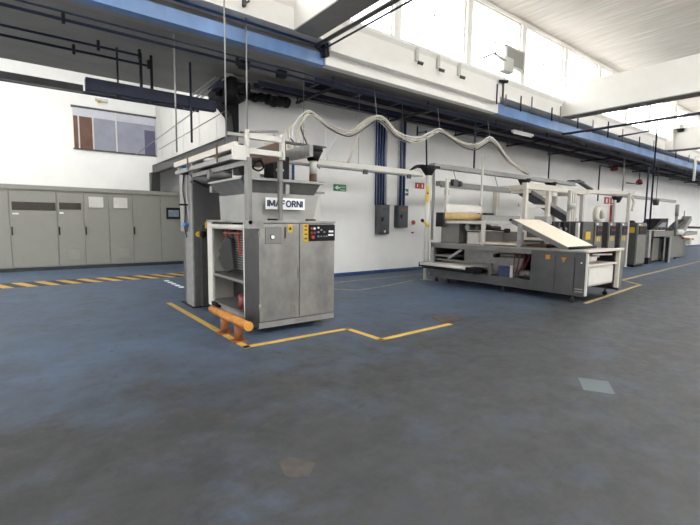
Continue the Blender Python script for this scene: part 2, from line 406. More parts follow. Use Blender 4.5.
# cable trays (ladders) under the soffit, long run
def ladder(name, x0, x1, y0, y1, z, m, label, step=1.15, h=.10):
    t = thing(name, label, 'cable tray', (x0,(y0+y1)/2,z))
    MB().box(x0,x1,y0,y0+.03,z,z+h).build('side_rail', m, t); MB().box(x0,x1,y1-.03,y1,z,z+h).build('side_rail', m, t)
    x = x0+.1; first = None
    while x < x1:
        if first is None: first = MB().box(x,x+.06,y0+.03,y1-.03,z,z+.03).build('rung', m, t); fx = x
        else:
            c = first.copy(); C.objects.link(c); c.parent = t; c.location = (x-fx,0,0)
        x += step
    for j in range(5):
        yy = y0+.06+(y1-y0-.12)*j/4
        MB().tube([(x0+.2,yy,z+.055),(x1-.2,yy,z+.055)],.022,6).build('cable', M['black'], t)
    return t
ta = ladder('cable_tray', 4.9, 60, 7.56, 8.00, 4.33, M['navy'], 'dark blue ladder cable tray under the soffit, the one nearer the blue beam')
tb = ladder('cable_tray', 4.05, 60, 8.42, 8.66, 4.30, M['navy'], 'dark blue ladder cable tray under the soffit, the one nearer the main wall')
# threaded rods / brackets carrying the trays
i = 0; x = 5.3
while x < 46:
    br = MB().box(x-.03,x+.03,7.5,9.0,4.255,4.30).box(x-.012,x+.012,7.5,7.525,4.29,ZS).box(x-.012,x+.012,8.95,8.975,4.29,ZS)
    br.build('tray_bracket', M['black'], label='dark cross bracket hanging from the soffit and carrying the ladder trays', cat='bracket', group='brackets under the ladder trays')
    x += 2.9
# short stub lamps and brackets poking under the trays at right
for i, x in enumerate((15.0,18.5,23,28,33.5)):
    MB().box(x,x+.5,7.15,7.2,4.34,4.38).build('support_arm', M['black'], label='short dark support arm just below the right blue beam', cat='bracket', group='short arms under the right blue beam')
# rods in front of the clerestory foot at right
for i, (x, z1) in enumerate(((10.10,5.14),(10.52,4.95),(11.25,5.05),(11.82,5.13),(12.97,5.02),(13.5,5.15),(14.66,5.07),(15.77,5.08),(17.0,5.2),(18.3,5.12),(20.0,5.05),(21.6,5.1),(24.5,5.1),(26.5,5.0),(28.6,5.1),(31,5.0),(34,5.1))):
    w = i % 2
    MB().tube([(x,6.84,z1),(x,6.84,4.63)],.018,6).build('hanger_rod', M['galv'] if w else M['navy'],
        label=('pale' if w else 'dark')+' hanger rod bolted to the wall above the right blue beam', cat='rod', group=('pale' if w else 'dark')+' rods above the right blue beam')
# strip light under soffit
t = thing('strip_light', 'white fluorescent strip light under the trays, right of the cable bundle', 'light', (12.2,7.45,4.15))
MB().box(11.75,12.85,7.32,7.41,4.22,4.28).build('housing', M['white'], t); MB().cyl((11.8,7.365,4.20),(12.8,7.365,4.20),.022).build('tube', M['tubew'], t)
MB().box(12.2,12.23,7.35,7.37,4.28,ZS).build('hanger', M['galv'], t)

# long suspension rods at left
def vrod(x, y, z0, z1, r, m, label): return MB().tube([(x,y,z0),(x,y,z1)], r, 8).build('suspension_rod', m, label=label, cat='rod')
vrod(2.12,7.5,2.62,ZS,.014,M['galv'],'long pale suspension rod left of the stainless column, leftmost of the rods')
vrod(2.72,8.61,3.0,ZS,.022,M['navy'],'dark suspension rod in front of the white wall panels')
vrod(2.46,6.2,2.62,ZU+1.0,.012,M['galv'],'long pale rod dropping past the blue beam beside the black hood')
vrod(3.15,7.0,2.62,5.9,.013,M['galv'],'long pale rod dropping to the conveyor frame right of the black hood')

# steel channel on X = 4 with corner column
t = thing('steel_channel', 'long grey steel channel under the white wall panels, with a column in the corner', 'beam', (3.95,13,0))
MB().box(3.82,3.86,9.05,16.55,3.16,3.42).box(3.82,3.98,9.05,16.55,3.38,3.42).box(3.82,3.98,9.05,16.55,3.14,3.18).build('channel', M['dsteel'], t)
MB().box(3.70,3.98,16.2,16.5,0,3.14).build('column', M['dsteel'], t)
MB().obox((3.9,9.05,3.44),(4.6,8.6,3.46),.10,.03).build('end_plate', M['galv'], t)

# ------------------------------------------------------------ left window in the recess wall
fr = MB(); wx0, wx1, wz0, wz1 = 1.50, 3.95, 3.78, 5.06
fr.box(wx0-.05,wx1+.05,16.53,16.6,wz1,wz1+.06).box(wx0-.03,wx1+.03,16.55,16.6,wz0-.04,wz0)
struct('window_office', fr, M['dsteel']); wo = bpy.data.objects['window_office']  # panes are opaque, with view and reflection put into their colour
MB().box(wx0,wx1,16.555,16.60,4.80,wz1).build('pale_band', M['winpale'], wo)
MB().box(wx0,1.62,16.56,16.6,wz0,4.80).build('brown_pane', M['winbrown'], wo)
MB().box(1.66,2.02,16.56,16.6,wz0,4.80).build('brown_pane', M['winbrown'], wo)
MB().box(2.05,3.60,16.56,16.6,wz0,4.80).build('grey_pane', M['winlav'], wo)
MB().box(3.60,wx1,16.56,16.6,wz0,4.62).build('dark_pane', M['winnavy'], wo)
MB().box(3.60,wx1,16.56,16.6,4.62,4.80).build('grey_pane', M['winlav'], wo)
MB().box(2.70,2.74,16.53,16.60,wz0,wz1).box(1.62,1.66,16.54,16.6,wz0,4.80).box(2.02,2.06,16.53,16.6,wz0,4.80).build('mullion', M['white'], wo)
t = thing('wall_lamp', 'small amber wall lamp above the left window', 'lamp', (2.3,16.5,5.35))
MB().box(2.15,2.5,16.45,16.6,5.36,5.44).build('housing', M['white'], t); MB().cyl((2.25,16.48,5.3),(2.25,16.48,5.37),.05).build('lens', M['yellow'], t)

# ------------------------------------------------------------ electrical cabinets (row along Y = 15)
YC = 15.0
doors = [(-3.9,-2.55,'v'),(-2.55,-1.2,'v'),(-1.2,-.23,'p'),(-.23,.85,'d'),(.85,1.51,'dv'),(1.51,2.83,'pp'),(2.83,4.50,'s')]
lab = ['beige-grey electrical cabinet at the far left end of the row','beige-grey electrical cabinet second from the left end of the row',
 'beige-grey electrical cabinet at the left photo edge beside the wide display cabinet','beige-grey electrical cabinet with one wide smoked display window across its door',
 'narrow beige-grey electrical cabinet with short smoked display and low vent','beige-grey double-door electrical cabinet with two white document pockets','beige-grey double-door electrical cabinet with a touch screen, right end of the row']
for (x0,x1,kd), lb in zip(doors, lab):
    t = thing('electrical_cabinet', lb, 'cabinet', ((x0+x1)/2,YC+.4,0), 'electrical cabinets along the left wall')
    MB().box(x0,x1,YC+.03,YC+.8,.10,2.30).build('body', M['ecab'], t)
    MB().box(x0,x1,YC+.02,YC+.8,0,.10).build('plinth', M['ecab2'], t)
    MB().box(x0,x1,YC-.03,YC+.82,2.30,2.42).build('top_canopy', M['ecab'], t)
    if kd in ('pp','s'):
        xm = (x0+x1)/2; xs = [(x0,xm),(xm,x1)]
    else: xs = [(x0,x1)]
    for i, (a,b) in enumerate(xs):
        dr = MB().box(a+.008,b-.008,YC,YC+.028,.12,2.28).build('door', M['ecab'], t, .004)
        if i == 0 and kd != 'pp' or (kd == 'pp' and i == 0): MB().box(a+.02,a+.055,YC-.03,YC,1.02,1.26).build('handle', M['black'], dr)
        if kd == 'd': MB().box(a+.06,b-.03,YC-.006,YC,1.72,1.95).build('display_window', M['darkwin'], dr); MB().box(a+.06,a+.2,YC-.004,YC,1.60,1.64).build('label_plate', M['signw'], dr)
        if kd == 'dv': MB().box(a+.06,b-.06,YC-.006,YC,1.76,1.96).build('display_window', M['darkwin'], dr); MB().box(a+.06,a+.16,YC-.004,YC,1.64,1.68).build('label_plate', M['signw'], dr)
        if kd == 'dv' or (kd == 'pp' and i == 1):
            vb = MB().box(a+.22,a+.52,YC-.012,YC,.30,.58)
            for q in range(6): vb.box(a+.23,a+.51,YC-.02,YC-.01,.32+q*.045,.34+q*.045)
            vb.build('vent_grille', M['vent'], dr)
        if kd == 'pp': MB().box(a+.14,b-.14,YC-.03,YC,1.84,2.16).box(a+.14,b-.14,YC-.034,YC-.03,2.12,2.16).build('document_pocket', M['white'], dr)
        if kd == 's' and i == 1:
            f_ = MB().box(a+.18,a+.66,YC-.03,YC,1.52,1.90).build('screen_frame', M['black'], dr, .01); MB().box(a+.24,a+.58,YC-.034,YC-.03,1.60,1.82).build('screen', M['screenlit'], f_)
MB().box(-1.1,-.5,YC+.1,YC+.35,2.42,2.53).build('cable_box', M['dsteel'], label='small dark box lying on top of the electrical cabinets at the left edge', cat='box')

# ------------------------------------------------------------ floor markings
def tape(label, pts, w=.085, m='tape', z=.003, name='floor_line'):
    mb = MB()
    for i in range(len(pts)-1):
        a, b = Vector((*pts[i],z)), Vector((*pts[i+1],z)); d = (b-a).normalized()
        mb.obox(a-d*w/2*(i>0), b+d*w/2, w, .004)
    return mb.build(name, M[m], label=label, cat='floor marking')
tape('yellow floor line with stepped corners around the cabinet machine', [(2.055,8.02),(2.06,4.67),(3.575,4.67),(3.58,3.97),(4.95,4.01)])
tape('yellow floor line in front of the end of the laminating machine', [(8.45,3.60),(12.3,3.95),(12.9,4.6),(10.9,4.55)], m='tape2', w=.07)
tape('long yellow floor line running away in front of the far machines', [(12.6,4.57),(23.1,5.2),(45,6.1)], m='tape2', w=.08)
tape('faded yellow floor line close to the white wall', [(5.6,8.45),(10.2,8.5)], m='faint')
tape('faded yellow floor line between the two large machines, bent once', [(5.45,7.65),(5.84,7.22),(6.84,7.38),(7.9,7.65)], m='faint')
MB().box(XL,3.75,11.62,12.46,.0,.004).build('hazard_line', M['hazard'], label='yellow and black striped hazard line on the floor before the electrical cabinets', cat='floor marking')
for k in range(5):
    MB().box(2.73,2.83,9.7+k*.30,9.85+k*.30,0,.004).build('floor_dash', M['signw'], label='small white dash painted on the floor behind the stainless column', cat='floor marking', group='white dashes near the hazard line')
MB().prism([(4.10,1.44),(4.40,1.62),(4.26,1.84),(3.98,1.66)],'z',0,.003).build('floor_patch', M['dirt'], label='pale grey repaired patch on the floor at lower right', cat='patch')
t = thing('floor_cover', 'dark metal cover plate in the floor at the end of the stepped yellow line', 'cover', (5.2,4.25,0))
MB().prism([(4.96,4.10),(5.36,4.10),(5.50,4.42),(5.10,4.46)],'z',0,.006).build('plate', M['brown'], t)
MB().prism([(5.04,4.15),(5.32,4.15),(5.42,4.37),(5.14,4.40)],'z',.006,.010).build('lid', M['dsteel'], t)
MB().prism([(1.16,2.10),(1.27,2.02),(1.38,2.12),(1.30,2.28),(1.20,2.26)],'z',0,.0015).build('floor_stain', mat('brown_stain',(.050,.043,.038),.6,var=.3,scale=12), label='brownish worn patch on the floor at bottom centre left', cat='stain')

# ------------------------------------------------------------ orange guard rail
t = thing('guard_rail', 'orange tubular guard rail on two short posts beside the cabinet machine', 'guard rail', (2.09,5.3,0))
MB().cyl((2.075,4.64,.255),(2.075,5.86,.255),.052,.052,20).build('rail', M['orange'], t)
MB().cyl((2.075,4.625,.255),(2.075,4.64,.255),.056,.056,20).build('end_cap', mat('light_orange_cap', (.62,.30,.05), .5), t)
for y in (4.97,5.43):
    p = MB().cyl((2.09,y,.012),(2.09,y,.22),.052,.052,16).build('post', M['rust'], t)
    MB().box(2.0,2.18,y-.09,y+.09,0,.012).build('base_plate', M['rust'], p)

# ------------------------------------------------------------ machine 1
t = m1 = thing('dough_feeding_machine', 'stainless steel dough feeding machine with hopper, lettered sign and overhead conveyor', 'machine', (3.0,5.9,0))
xa, xb, yf, yb = 2.41, 3.61, 5.06, 6.95
MB().box(xa+.05,xb-.02,yf+.02,yb-.05,.10,.16).box(xa,xb,yf-.005,yf+.05,.085,.165).build('base_frame', M['galv'], t)
for x in (xa+.12,xb-.3):
    for y in (yf+.3,yb-.15): MB().cyl((x,y,0),(x,y,.10),.035).build('foot', M['rubber'], t)
body = MB().box(xa+.10,xb,yf+.02,yf+.44,.16,1.47)            # closed front cabinet
body.box(xa+.45,xb,yf+.44,yb,.16,1.47)
body.build('cabinet_body', M['steel2'], t)
MB().box(xa,xa+.10,yf,yf+.44,.085,1.47).build('side_panel', M['dsteel'], t, .005)  # face turned from the light, its shade put into darker steel
MB().box(xa-.01,xb+.01,yf-.015,yb,1.47,1.505).build('top_plate', M['steel'], t, .004)
MB().box(xa+.002,xa+.03,yf+.44,yf+.475,.16,1.47).build('white_edge_strip', M['white'], t)
for a, b, nm_ in ((2.42,3.013,0),(3.022,3.605,1)):
    d = MB().box(a,b,yf-.012,yf+.02,.175,1.46).build('door', M['steel'], t, .005)
    if nm_ == 0:
        i_ = MB().box(2.50,2.74,yf-.022,yf-.012,1.20,1.42).build('inset_cover', M['steel2'], d, .004)
        MB().cyl((2.60,yf-.04,1.29),(2.60,yf-.022,1.29),.026).build('gauge', M['signw'], i_)
        MB().cyl((2.60,yf-.032,1.29),(2.60,yf-.021,1.29),.034).build('gauge_ring', M['black'], i_)
        MB().box(2.79,2.80,yf-.03,yf-.012,1.27,1.42).build('slot', M['dsteel'], d)
        MB().box(2.835,2.905,yf-.016,yf-.012,1.35,1.455).build('warning_label', M['yellow'], d)
        MB().prism([(2.85,1.385),(2.89,1.385),(2.87,1.425)],'y',yf-.019,yf-.016).build('warning_symbol', M['black'], d)
        MB().box(2.985,3.0,yf-.03,yf-.012,.72,.86).build('handle', M['galv'], d)
        MB().box(2.93,2.945,yf-.028,yf-.012,.25,.34).build('latch', M['galv'], d)
        for z in (.32,1.30): MB().cyl((2.415,yf-.02,z),(2.415,yf-.02,z+.09),.012).build('hinge', M['galv'], d)
    else:
        w = MB().box(3.075,3.155,yf-.017,yf-.012,1.215,1.46).build('warning_strip', M['yellow'], d)
        for z in (1.25,1.31,1.37,1.42): MB().box(3.095,3.135,yf-.02,yf-.017,z,z+.022).build('warning_mark', M['brown'], w)
        cp = MB().box(3.16,3.60,yf-.03,yf-.012,1.225,1.455).build('control_panel', M['black'], d, .004)
        for x, z, r_, mm in ((3.20,1.40,.016,'red'),(3.245,1.40,.016,'signw'),(3.20,1.34,.018,'dred'),(3.25,1.34,.018,'dred'),(3.22,1.28,.024,'red'),
                             (3.31,1.41,.013,'signw'),(3.31,1.35,.013,'galv'),(3.31,1.29,.013,'bluepl'),(3.36,1.38,.013,'galv'),(3.36,1.29,.010,'galv'),(3.41,1.35,.011,'galv'),(3.41,1.29,.010,'galv'),(3.45,1.29,.010,'galv')):
            MB().cyl((x,yf-.045,z),(x,yf-.03,z),r_,r_,12).build('button', M[mm], cp)
        MB().box(3.49,3.57,yf-.034,yf-.03,1.345,1.372).box(3.48,3.57,yf-.034,yf-.03,1.295,1.32).build('display', M['signw'], cp)
# open side compartment
MB().box(xa+.42,xa+.45,yf+.44,yb,.16,1.47).build('inner_panel', M['dsteel'], t)
MB().box(xa,xa+.45,yb-.03,yb,.12,1.47).build('end_panel', M['white'], t)
MB().box(xa-.005,xa+.03,yb-.22,yb-.03,.12,1.47).build('white_upright', M['white'], t)
MB().cyl((xa+.03,yf+.46,1.405),(xa+.03,yb-.04,1.405),.04,.04,14).build('hand_tube', M['white'], t)
MB().box(xa+.01,xa+.42,yf+.46,yb-.1,.62,.66).build('shelf', M['steel2'], t)
MB().box(xa+.01,xa+.42,yf+.46,yb-.1,.18,.21).build('shelf', M['steel2'], t)
sl = MB()
for k in range(15): sl.tube([(xa+.10,yf+.50,.80+k*.036),(xa+.10,yb-.45,.80+k*.036)],.006,6)
sl.build('wire_guard', M['galv'], t)
MB().prism([(6.05,1.22),(6.22,1.25),(6.40,1.10),(6.55,1.03),(6.48,.98),(6.58,.90),(6.40,.80),(6.2,.72),(5.95,.80)],'x',xa+.03,xa+.07).build('black_curtain', M['rubber'], t)
for y in (5.85,6.30): MB().obox((xa+.09,y,1.0),(xa+.09,y+.05,1.37),.025,.02).build('red_strut', M['red'], t)
MB().box(xa+.05,xa+.08,5.6,6.4,1.30,1.325).build('red_bar', M['dred'], t)
MB().cyl((xa+.15,5.85,.21),(xa+.15,5.85,.42),.09,.09).build('drive_motor', M['dred'], t)
MB().box(xa-.03,xa+.06,yb-.42,yb-.22,.12,.20).build('black_foot_block', M['black'], t)
# black knob and yellow sign on stainless column
# hopper
hp = MB().frustum(2.43,3.38,5.27,6.40,1.505, 2.42,3.47,5.27,6.42,1.87, True).build('lower_hopper', M['hop'], t)
so = hp.modifiers.new('s','SOLIDIFY'); so.thickness = .015
MB().box(2.50,3.38,5.30,6.45,1.80,1.82).build('hopper_floor', M['dsteel'], hp)
uh = MB().frustum(2.46,3.40,5.36,6.30,1.83, 2.28,3.48,5.26,6.36,2.04, True).build('upper_hopper', M['steel2'], t)
so = uh.modifiers.new('s','SOLIDIFY'); so.thickness = .015
MB().box(2.26,3.52,5.20,5.28,2.03,2.065).box(2.24,2.3,5.2,6.38,2.03,2.06).build('hopper_rim', M['galv'], uh)
MB().box(3.47,3.52,5.28,6.38,2.03,2.06).build('hopper_rim', M['galv'], uh)
MB().box(2.9,2.96,5.22,5.26,1.86,2.0).build('clamp_handle', M['galv'], uh)
for x in (2.65,3.25): MB().box(x,x+.13,5.20,5.29,1.506,1.53).build('hopper_clamp', M['black'], t)
sg = MB().box(2.585,3.185,5.185,5.20,1.655,1.81).build('sign_plate', M['signw'], t)
GL = {'I':(.02,[[(0,0),(0,1)]]),'M':(.072,[[(0,0),(0,1)],[(0,1),(.5,.15)],[(.5,.15),(1,1)],[(1,1),(1,0)]]),'A':(.066,[[(0,0),(.5,1)],[(.5,1),(1,0)],[(.2,.33),(.8,.33)]]),
      'F':(.046,[[(0,0),(0,1)],[(0,.94),(1,.94)],[(0,.5),(.85,.5)]]),'O':(.070,[[(.5+.5*math.cos(a),.5+.46*math.sin(a)),(.5+.5*math.cos(a+PI/7),.5+.46*math.sin(a+PI/7))] for a in [k*PI/7 for k in range(14)]]),
      'R':(.050,[[(0,0),(0,1)],[(0,.94),(.7,.94)],[(.7,.94),(1,.75)],[(1,.75),(.7,.5)],[(.7,.5),(0,.5)],[(.5,.5),(1,0)]]),'N':(.060,[[(0,0),(0,1)],[(0,1),(1,0)],[(1,0),(1,1)]])}
xx = 2.612
for ch in 'IMAFORNI':
    wd, st = GL[ch]; wd0 = 0 if ch == 'I' else wd; lt = MB()
    for (a,b),(c,d) in st: lt.obox((xx+a*wd0,5.181,1.692+b*.084),(xx+c*wd0,5.181,1.692+d*.084),.019,.005,(0,1,0))
    lt.build('letter', M['sblue'], sg); xx += wd0+.0235
# posts
for x in (2.28,2.745):
    MB().box(x-.024,x+.024,5.06 if x>2.5 else 5.0,5.12,1.505 if x>2.5 else 1.45,2.28).build('post', M['steel2'], t)
MB().box(2.25,2.46,5.0,5.12,1.40,1.5).build('post_bracket', M['galv'], t)
# overhead conveyor frame
xc0, xc1 = 2.17, 3.40
MB().box(2.08,2.26,5.04,5.09,2.24,2.42).build('end_plate', M['white'], t, .004)
MB().box(2.26,2.29,5.03,5.10,2.24,2.62).build('end_upright', M['white'], t)
MB().box(2.74,2.785,5.03,5.10,2.30,2.62).build('end_upright', M['white'], t)
for z in (2.36,2.545): MB().box(2.28,2.76,5.03,5.10,z-.03,z+.035).build('cross_rail', M['white'], t)
for y in (6.4,7.7): MB().box(2.2,3.3,y,y+.06,2.37,2.43).build('cross_member', M['white'], t)
MB().box(2.12,2.17,5.09,7.7,2.385,2.465).build('side_rail', M['cream'], t)
MB().box(2.14,2.18,5.09,7.7,2.27,2.33).build('side_rail', M['galv'], t)
MB().box(2.28,2.33,5.09,7.6,2.20,2.26).build('side_rail', M['galv'], t)
MB().box(3.22,3.28,5.12,7.95,2.40,2.56).build('side_rail', M['galv'], t)
MB().box(2.45,3.1,5.7,7.3,2.36,2.39).build('conveyor_bed', M['dsteel'], t)
MB().box(2.78,2.84,5.10,7.0,2.30,2.55).build('inner_rail', M['brown'], t)
MB().box(2.8,3.80,5.55,5.68,2.63,2.65).build('top_plate', M['dsteel'], t)
MB().box(2.17,3.0,5.42,5.47,2.60,2.64).build('top_bar', M['galv'], t)
for y, z in ((5.65,2.62),(6.9,2.62)): MB().box(2.105,2.12,y,y+.03,2.27,2.50).build('rail_bracket', M['brown'], t)
MB().box(2.35,2.50,5.5,5.7,2.12,2.26).build('drive_box', M['black'], t)
MB().tube([(2.5,5.4,2.20),(2.54,5.38,2.28),(2.6,5.36,2.30),(2.64,5.36,2.22),(2.58,5.38,2.17),(2.5,5.4,2.2)],.012,8,4).build('cable_loop', M['black'], t)
MB().box(2.42,2.7,5.6,5.9,2.08,2.24).build('white_cover', M['white'], t)
MB().box(2.86,3.12,5.5,5.8,2.10,2.42).build('control_box', M['black'], t, .01)
for x in (2.92,3.0): MB().cyl((x,5.48,2.22),(x,5.50,2.22),.02).build('lamp', M['galv'], t)
MB().box(2.48,3.2,6.9,7.0,1.95,2.05).build('roller_bar', M['galv'], t)
MB().cyl((2.25,6.4,2.18),(3.2,6.4,2.18),.07).build('roller', M['steel2'], t)
MB().cyl((2.25,7.3,2.18),(3.2,7.3,2.18),.07).build('roller', M['steel2'], t)
cb = MB()
for k in range(5):
    cb.tube([(2.95+.03*k,5.60,2.20),(3.1+.05*k,5.9,2.35),(3.35+.05*k,6.3,2.62),(3.42+.04*k,6.5,2.75)],.012,6,5)
cb.build('cable_bundle', M['cable'], t)

# funnel hanger and tube right of the hopper, standing behind it
t = thing('hanging_nozzle', 'black funnel over a white tube with brown end, right of the hopper', 'nozzle', (3.60,5.62,2.0))
MB().cyl((3.60,5.62,2.62),(3.60,5.62,2.56),.15,.15,20).cyl((3.60,5.62,2.56),(3.60,5.62,2.42),.14,.08,20).build('funnel', M['black'], t)
MB().cyl((3.60,5.62,2.44),(3.60,5.62,2.22),.055).build('tube', M['white'], t)
MB().cyl((3.60,5.62,2.22),(3.60,5.62,2.02),.058).build('nozzle_end', M['brown'], t)
t = thing('white_column', 'white column standing behind the right side of the hopper', 'column', (4.0,6.1,0))
MB().box(3.86,4.0,6.0,6.2,0,1.96).build('column', M['white'], t, .005)
MB().box(3.84,4.06,5.98,6.22,1.96,1.99).build('cap', M['galv'], t)
MB().cyl((3.78,6.1,0),(3.78,6.1,2.0),.035).build('pipe', M['white'], t)

# stainless column at left of machine 1
t = thing('stainless_column', 'tall stainless steel column left of the cabinet machine, yellow sign on its face', 'column', (2.6,7.6,0))
MB().box(2.31,2.95,7.33,7.95,.02,2.42).build('housing', M['colst'], t, .01)
MB().box(2.285,2.31,7.32,7.70,.02,2.45).build('side_flange', M['galv'], t)
MB().box(2.26,2.97,7.30,7.97,0,.02).build('base_plate', M['black'], t)
MB().box(2.40,2.95,7.20,7.33,.03,1.42).build('lower_cover', M['dsteel'], t)
MB().box(2.46,2.56,7.185,7.20,1.36,1.47).build('yellow_sign', M['yellow'], t)
kn = MB().cyl((2.38,7.32,1.26),(2.38,7.22,1.26),.045).build('cable_gland', M['yellow'], t); MB().cyl((2.40,7.21,1.26),(2.44,7.16,1.26),.055).build('knob', M['black'], kn)
MB().tube([(2.3,7.25,2.15),(2.5,7.15,2.05),(2.8,7.1,1.98),(3.0,7.1,1.96)],.018,8,4).build('black_hose', M['black'], t)
t = thing('pneumatic_unit', 'pale pneumatic box with blue fittings and hoses, fixed left of the stainless column', 'control box', (2.16,7.6,1.2))
MB().box(2.22,2.284,7.56,7.76,1.30,2.46).build('box', M['galv'], t, .01)
for z in (2.46,2.40,1.42): MB().cyl((2.19,7.52,z),(2.28,7.52,z),.03).build('blue_fitting', M['bluepl'], t)
MB().box(2.16,2.28,7.44,7.54,2.26,2.34).build('valve_block', M['black'], t)
MB().box(2.13,2.26,7.44,7.5,1.74,1.77).build('valve_block', M['black'], t)
MB().tube([(2.23,7.5,2.3),(2.20,7.5,2.0),(2.24,7.5,1.7),(2.22,7.52,1.4),(2.25,7.5,1.2)],.009,8,4).build('hose', M['black'], t)
MB().tube([(2.27,7.48,2.4),(2.25,7.48,2.0),(2.28,7.48,1.5)],.009,8,4).build('hose', M['white'], t)

# ------------------------------------------------------------ things on the main wall
def wall_sign(x0,x1,z0,z1,m,label,cat='sign', y=9.42):
    t = thing('wall_sign', label, cat, ((x0+x1)/2,y,z0)); MB().box(x0,x1,y-.012,y,z0,z1).build('plate', m, t); return t
t = wall_sign(6.68,7.10,2.32,2.50,M['green'],'green exit sign with white arrow pointing left, on the wall right of the hopper')
MB().prism([(6.71,2.41),(6.81,2.47),(6.81,2.43),(6.89,2.43),(6.89,2.39),(6.81,2.39),(6.81,2.35)],'y',9.40,9.408).build('arrow', M['signw'], t)
MB().box(6.90,7.05,9.402,9.408,2.345,2.365).build('text_bar', M['signw'], t)
text('SALIDA', .05, M['signw'], t, (6.985,9.405,2.43))
t = wall_sign(9.25,9.50,2.32,2.52,M['green'],'small green exit sign beside the blue conduits, right of the second switch box')
MB().prism([(9.29,2.42),(9.38,2.49),(9.38,2.44),(9.46,2.44),(9.46,2.40),(9.38,2.40),(9.38,2.35)],'y',9.40,9.408).build('arrow', M['signw'], t)
t = wall_sign(9.80,9.99,2.56,2.74,M['red'],'red fire sign, left one of the pair beside the cable pole')
MB().box(9.87,9.91,9.402,9.408,2.60,2.70).build('symbol', M['signw'], t)
t = wall_sign(10.01,10.2,2.56,2.74,M['red'],'red fire sign, right one of the pair beside the cable pole')
MB().box(10.09,10.13,9.402,9.408,2.60,2.70).build('symbol', M['signw'], t)
wall_sign(11.2,11.42,2.42,2.62,M['red'],'small red wall sign seen between the white posts of the laminating machine')
t = wall_sign(23.5,24.1,2.56,2.90,M['red'],'red fire sign above the far gauging cabinets, left of a pair')
MB().box(23.7,23.85,9.40,9.408,2.62,2.82).build('symbol', M['signw'], t)
t = wall_sign(24.2,24.8,2.56,2.90,M['red'],'red fire sign above the far gauging cabinets, right of a pair')
MB().box(24.4,24.55,9.40,9.408,2.62,2.82).build('symbol', M['signw'], t)
MB().tube([(24.1,9.3,2.5),(24.1,9.3,.6)],.06,8).build('red_pipe', M['red'], label='red standpipe on the wall below the far red signs', cat='pipe')
t = thing('fire_alarm_button', 'round red emergency button on a white disc low on the wall', 'button', (9.72,9.4,1.40))
MB().cyl((9.72,9.42,1.50),(9.72,9.40,1.50),.13,.13,24).build('disc', M['signw'], t); MB().cyl((9.72,9.40,1.50),(9.72,9.36,1.50),.07,.07,20).build('button', M['red'], t)
MB().box(9.68,9.77,9.40,9.42,1.16,1.20).build('label_plate', M['black'], t)
for x0,x1,z0,z1,lb in ((8.16,8.56,1.15,2.0,'charcoal electrical switch box on the wall, the taller left one of the pair'),(8.92,9.32,1.34,2.0,'charcoal electrical switch box on the wall, the shorter right one of the pair')):
    t = thing('switch_box', lb, 'switch box', ((x0+x1)/2,9.3,z0), 'switch boxes on the white wall')
    MB().box(x0,x1,9.22,9.42,z0,z1).build('box', M['box'], t, .012)
    d = MB().box(x0+.03,x1-.03,9.205,9.22,z0+.03,z1-.03).build('door', M['box'], t, .006)
    MB().box(x0+.07,x0+.13,9.18,9.205,(z0+z1)/2-.05,(z0+z1)/2+.06).build('lever', M['black'], d)
    MB().box(x1-.28,x1-.10,9.20,9.205,z1-.16,z1-.10).build('label_plate', M['rust'] if z0 > 1.2 else M['dsteel'], d)
    if z0 < 1.2: MB().cyl((x0+.2,9.2,z0+.08),(x0+.2,9.19,z0+.08),.035).build('lock', M['signw'], d)
for i, (x, mm, ds) in enumerate(((8.12,'conduit','leftmost dark blue conduit'),(8.22,'conduit','second dark blue conduit'),(8.32,'conduit','third dark blue conduit'),(8.42,'conduit','fourth blue conduit'),(8.52,'white','pale conduit'))):
    pipe([(x,9.36,2.0),(x,9.36,ZS)], .032 if i else .022, M[mm], ds+' of the bundle rising from the left switch box', 'conduits over the left switch box', 'wall_conduit', 'conduit')
for i, (x, mm, ds) in enumerate(((8.99,'white','pale left conduit'),(9.10,'conduit','middle blue conduit'),(9.24,'conduit','right blue conduit'))):
    pipe([(x,9.35,2.0),(x,9.35,ZS)], .04 if i else .02, M[mm], ds+' of the three rising from the right switch box', 'conduits over the right switch box', 'wall_conduit', 'conduit')
# a pair of blue-white pipes behind hopper
pipe([(5.40,9.34,0.1),(5.40,9.34,3.1)], .035, M['conduit'], 'blue vertical pipe on the wall behind the hopper rim', None, 'wall_conduit', 'conduit')

# ------------------------------------------------------------ overhead trunking M1 -> pole -> M2
t = thing('cable_trunking', 'white horizontal cable trunking from the hopper machine to the cable pole, loose cables on top', 'trunking', (6.5,7.7,2.66))
MB().box(4.0,8.15,7.58,7.82,2.66,2.69).box(4.0,8.15,7.58,7.60,2.66,2.78).box(4.0,8.15,7.80,7.82,2.66,2.84).build('trough', M['white'], t)
MB().box(4.0,8.15,7.57,7.60,2.655,2.685).build('lower_lip', M['galv'], t)
lc = MB()
for k in range(4):
    pts = [(4.1+i*.36, 7.65+.04*k+.02*math.sin(i*2+k), 2.76+.03*math.sin(i*1.3+k*2)+.02*(k%2)) for i in range(12)]
    lc.tube(pts, .013, 6, 4)
lc.build('cables', M['cable'], t)
for x in (6.2,7.6): MB().box(x,x+.12,7.56,7.6,2.58,2.68).build('bracket', M['dsteel'], t)
for x in (4.7,6.15,7.5): MB().tube([(x,7.7,2.69),(x,7.7,ZS)],.006,6).build('suspension_wire', M['galv'], t)
t = thing('cable_pole', 'white vertical cable pole with black head and yellow sign, left end of the laminating machine', 'pole', (8.36,7.55,0))
MB().cyl((8.33,7.55,0),(8.33,7.55,2.70),.065,.065,16).build('pole', M['white'], t)
MB().box(8.22,8.44,7.45,7.65,0,.02).build('base_plate', M['galv'], t)
MB().cyl((8.33,7.55,2.70),(8.33,7.55,2.88),.08,.20,16).box(8.1,8.6,7.4,7.7,2.88,2.94).build('head', M['black'], t)
sg2 = MB().box(8.18,8.28,7.47,7.485,2.02,2.42).build('yellow_sign', M['yellow'], t)
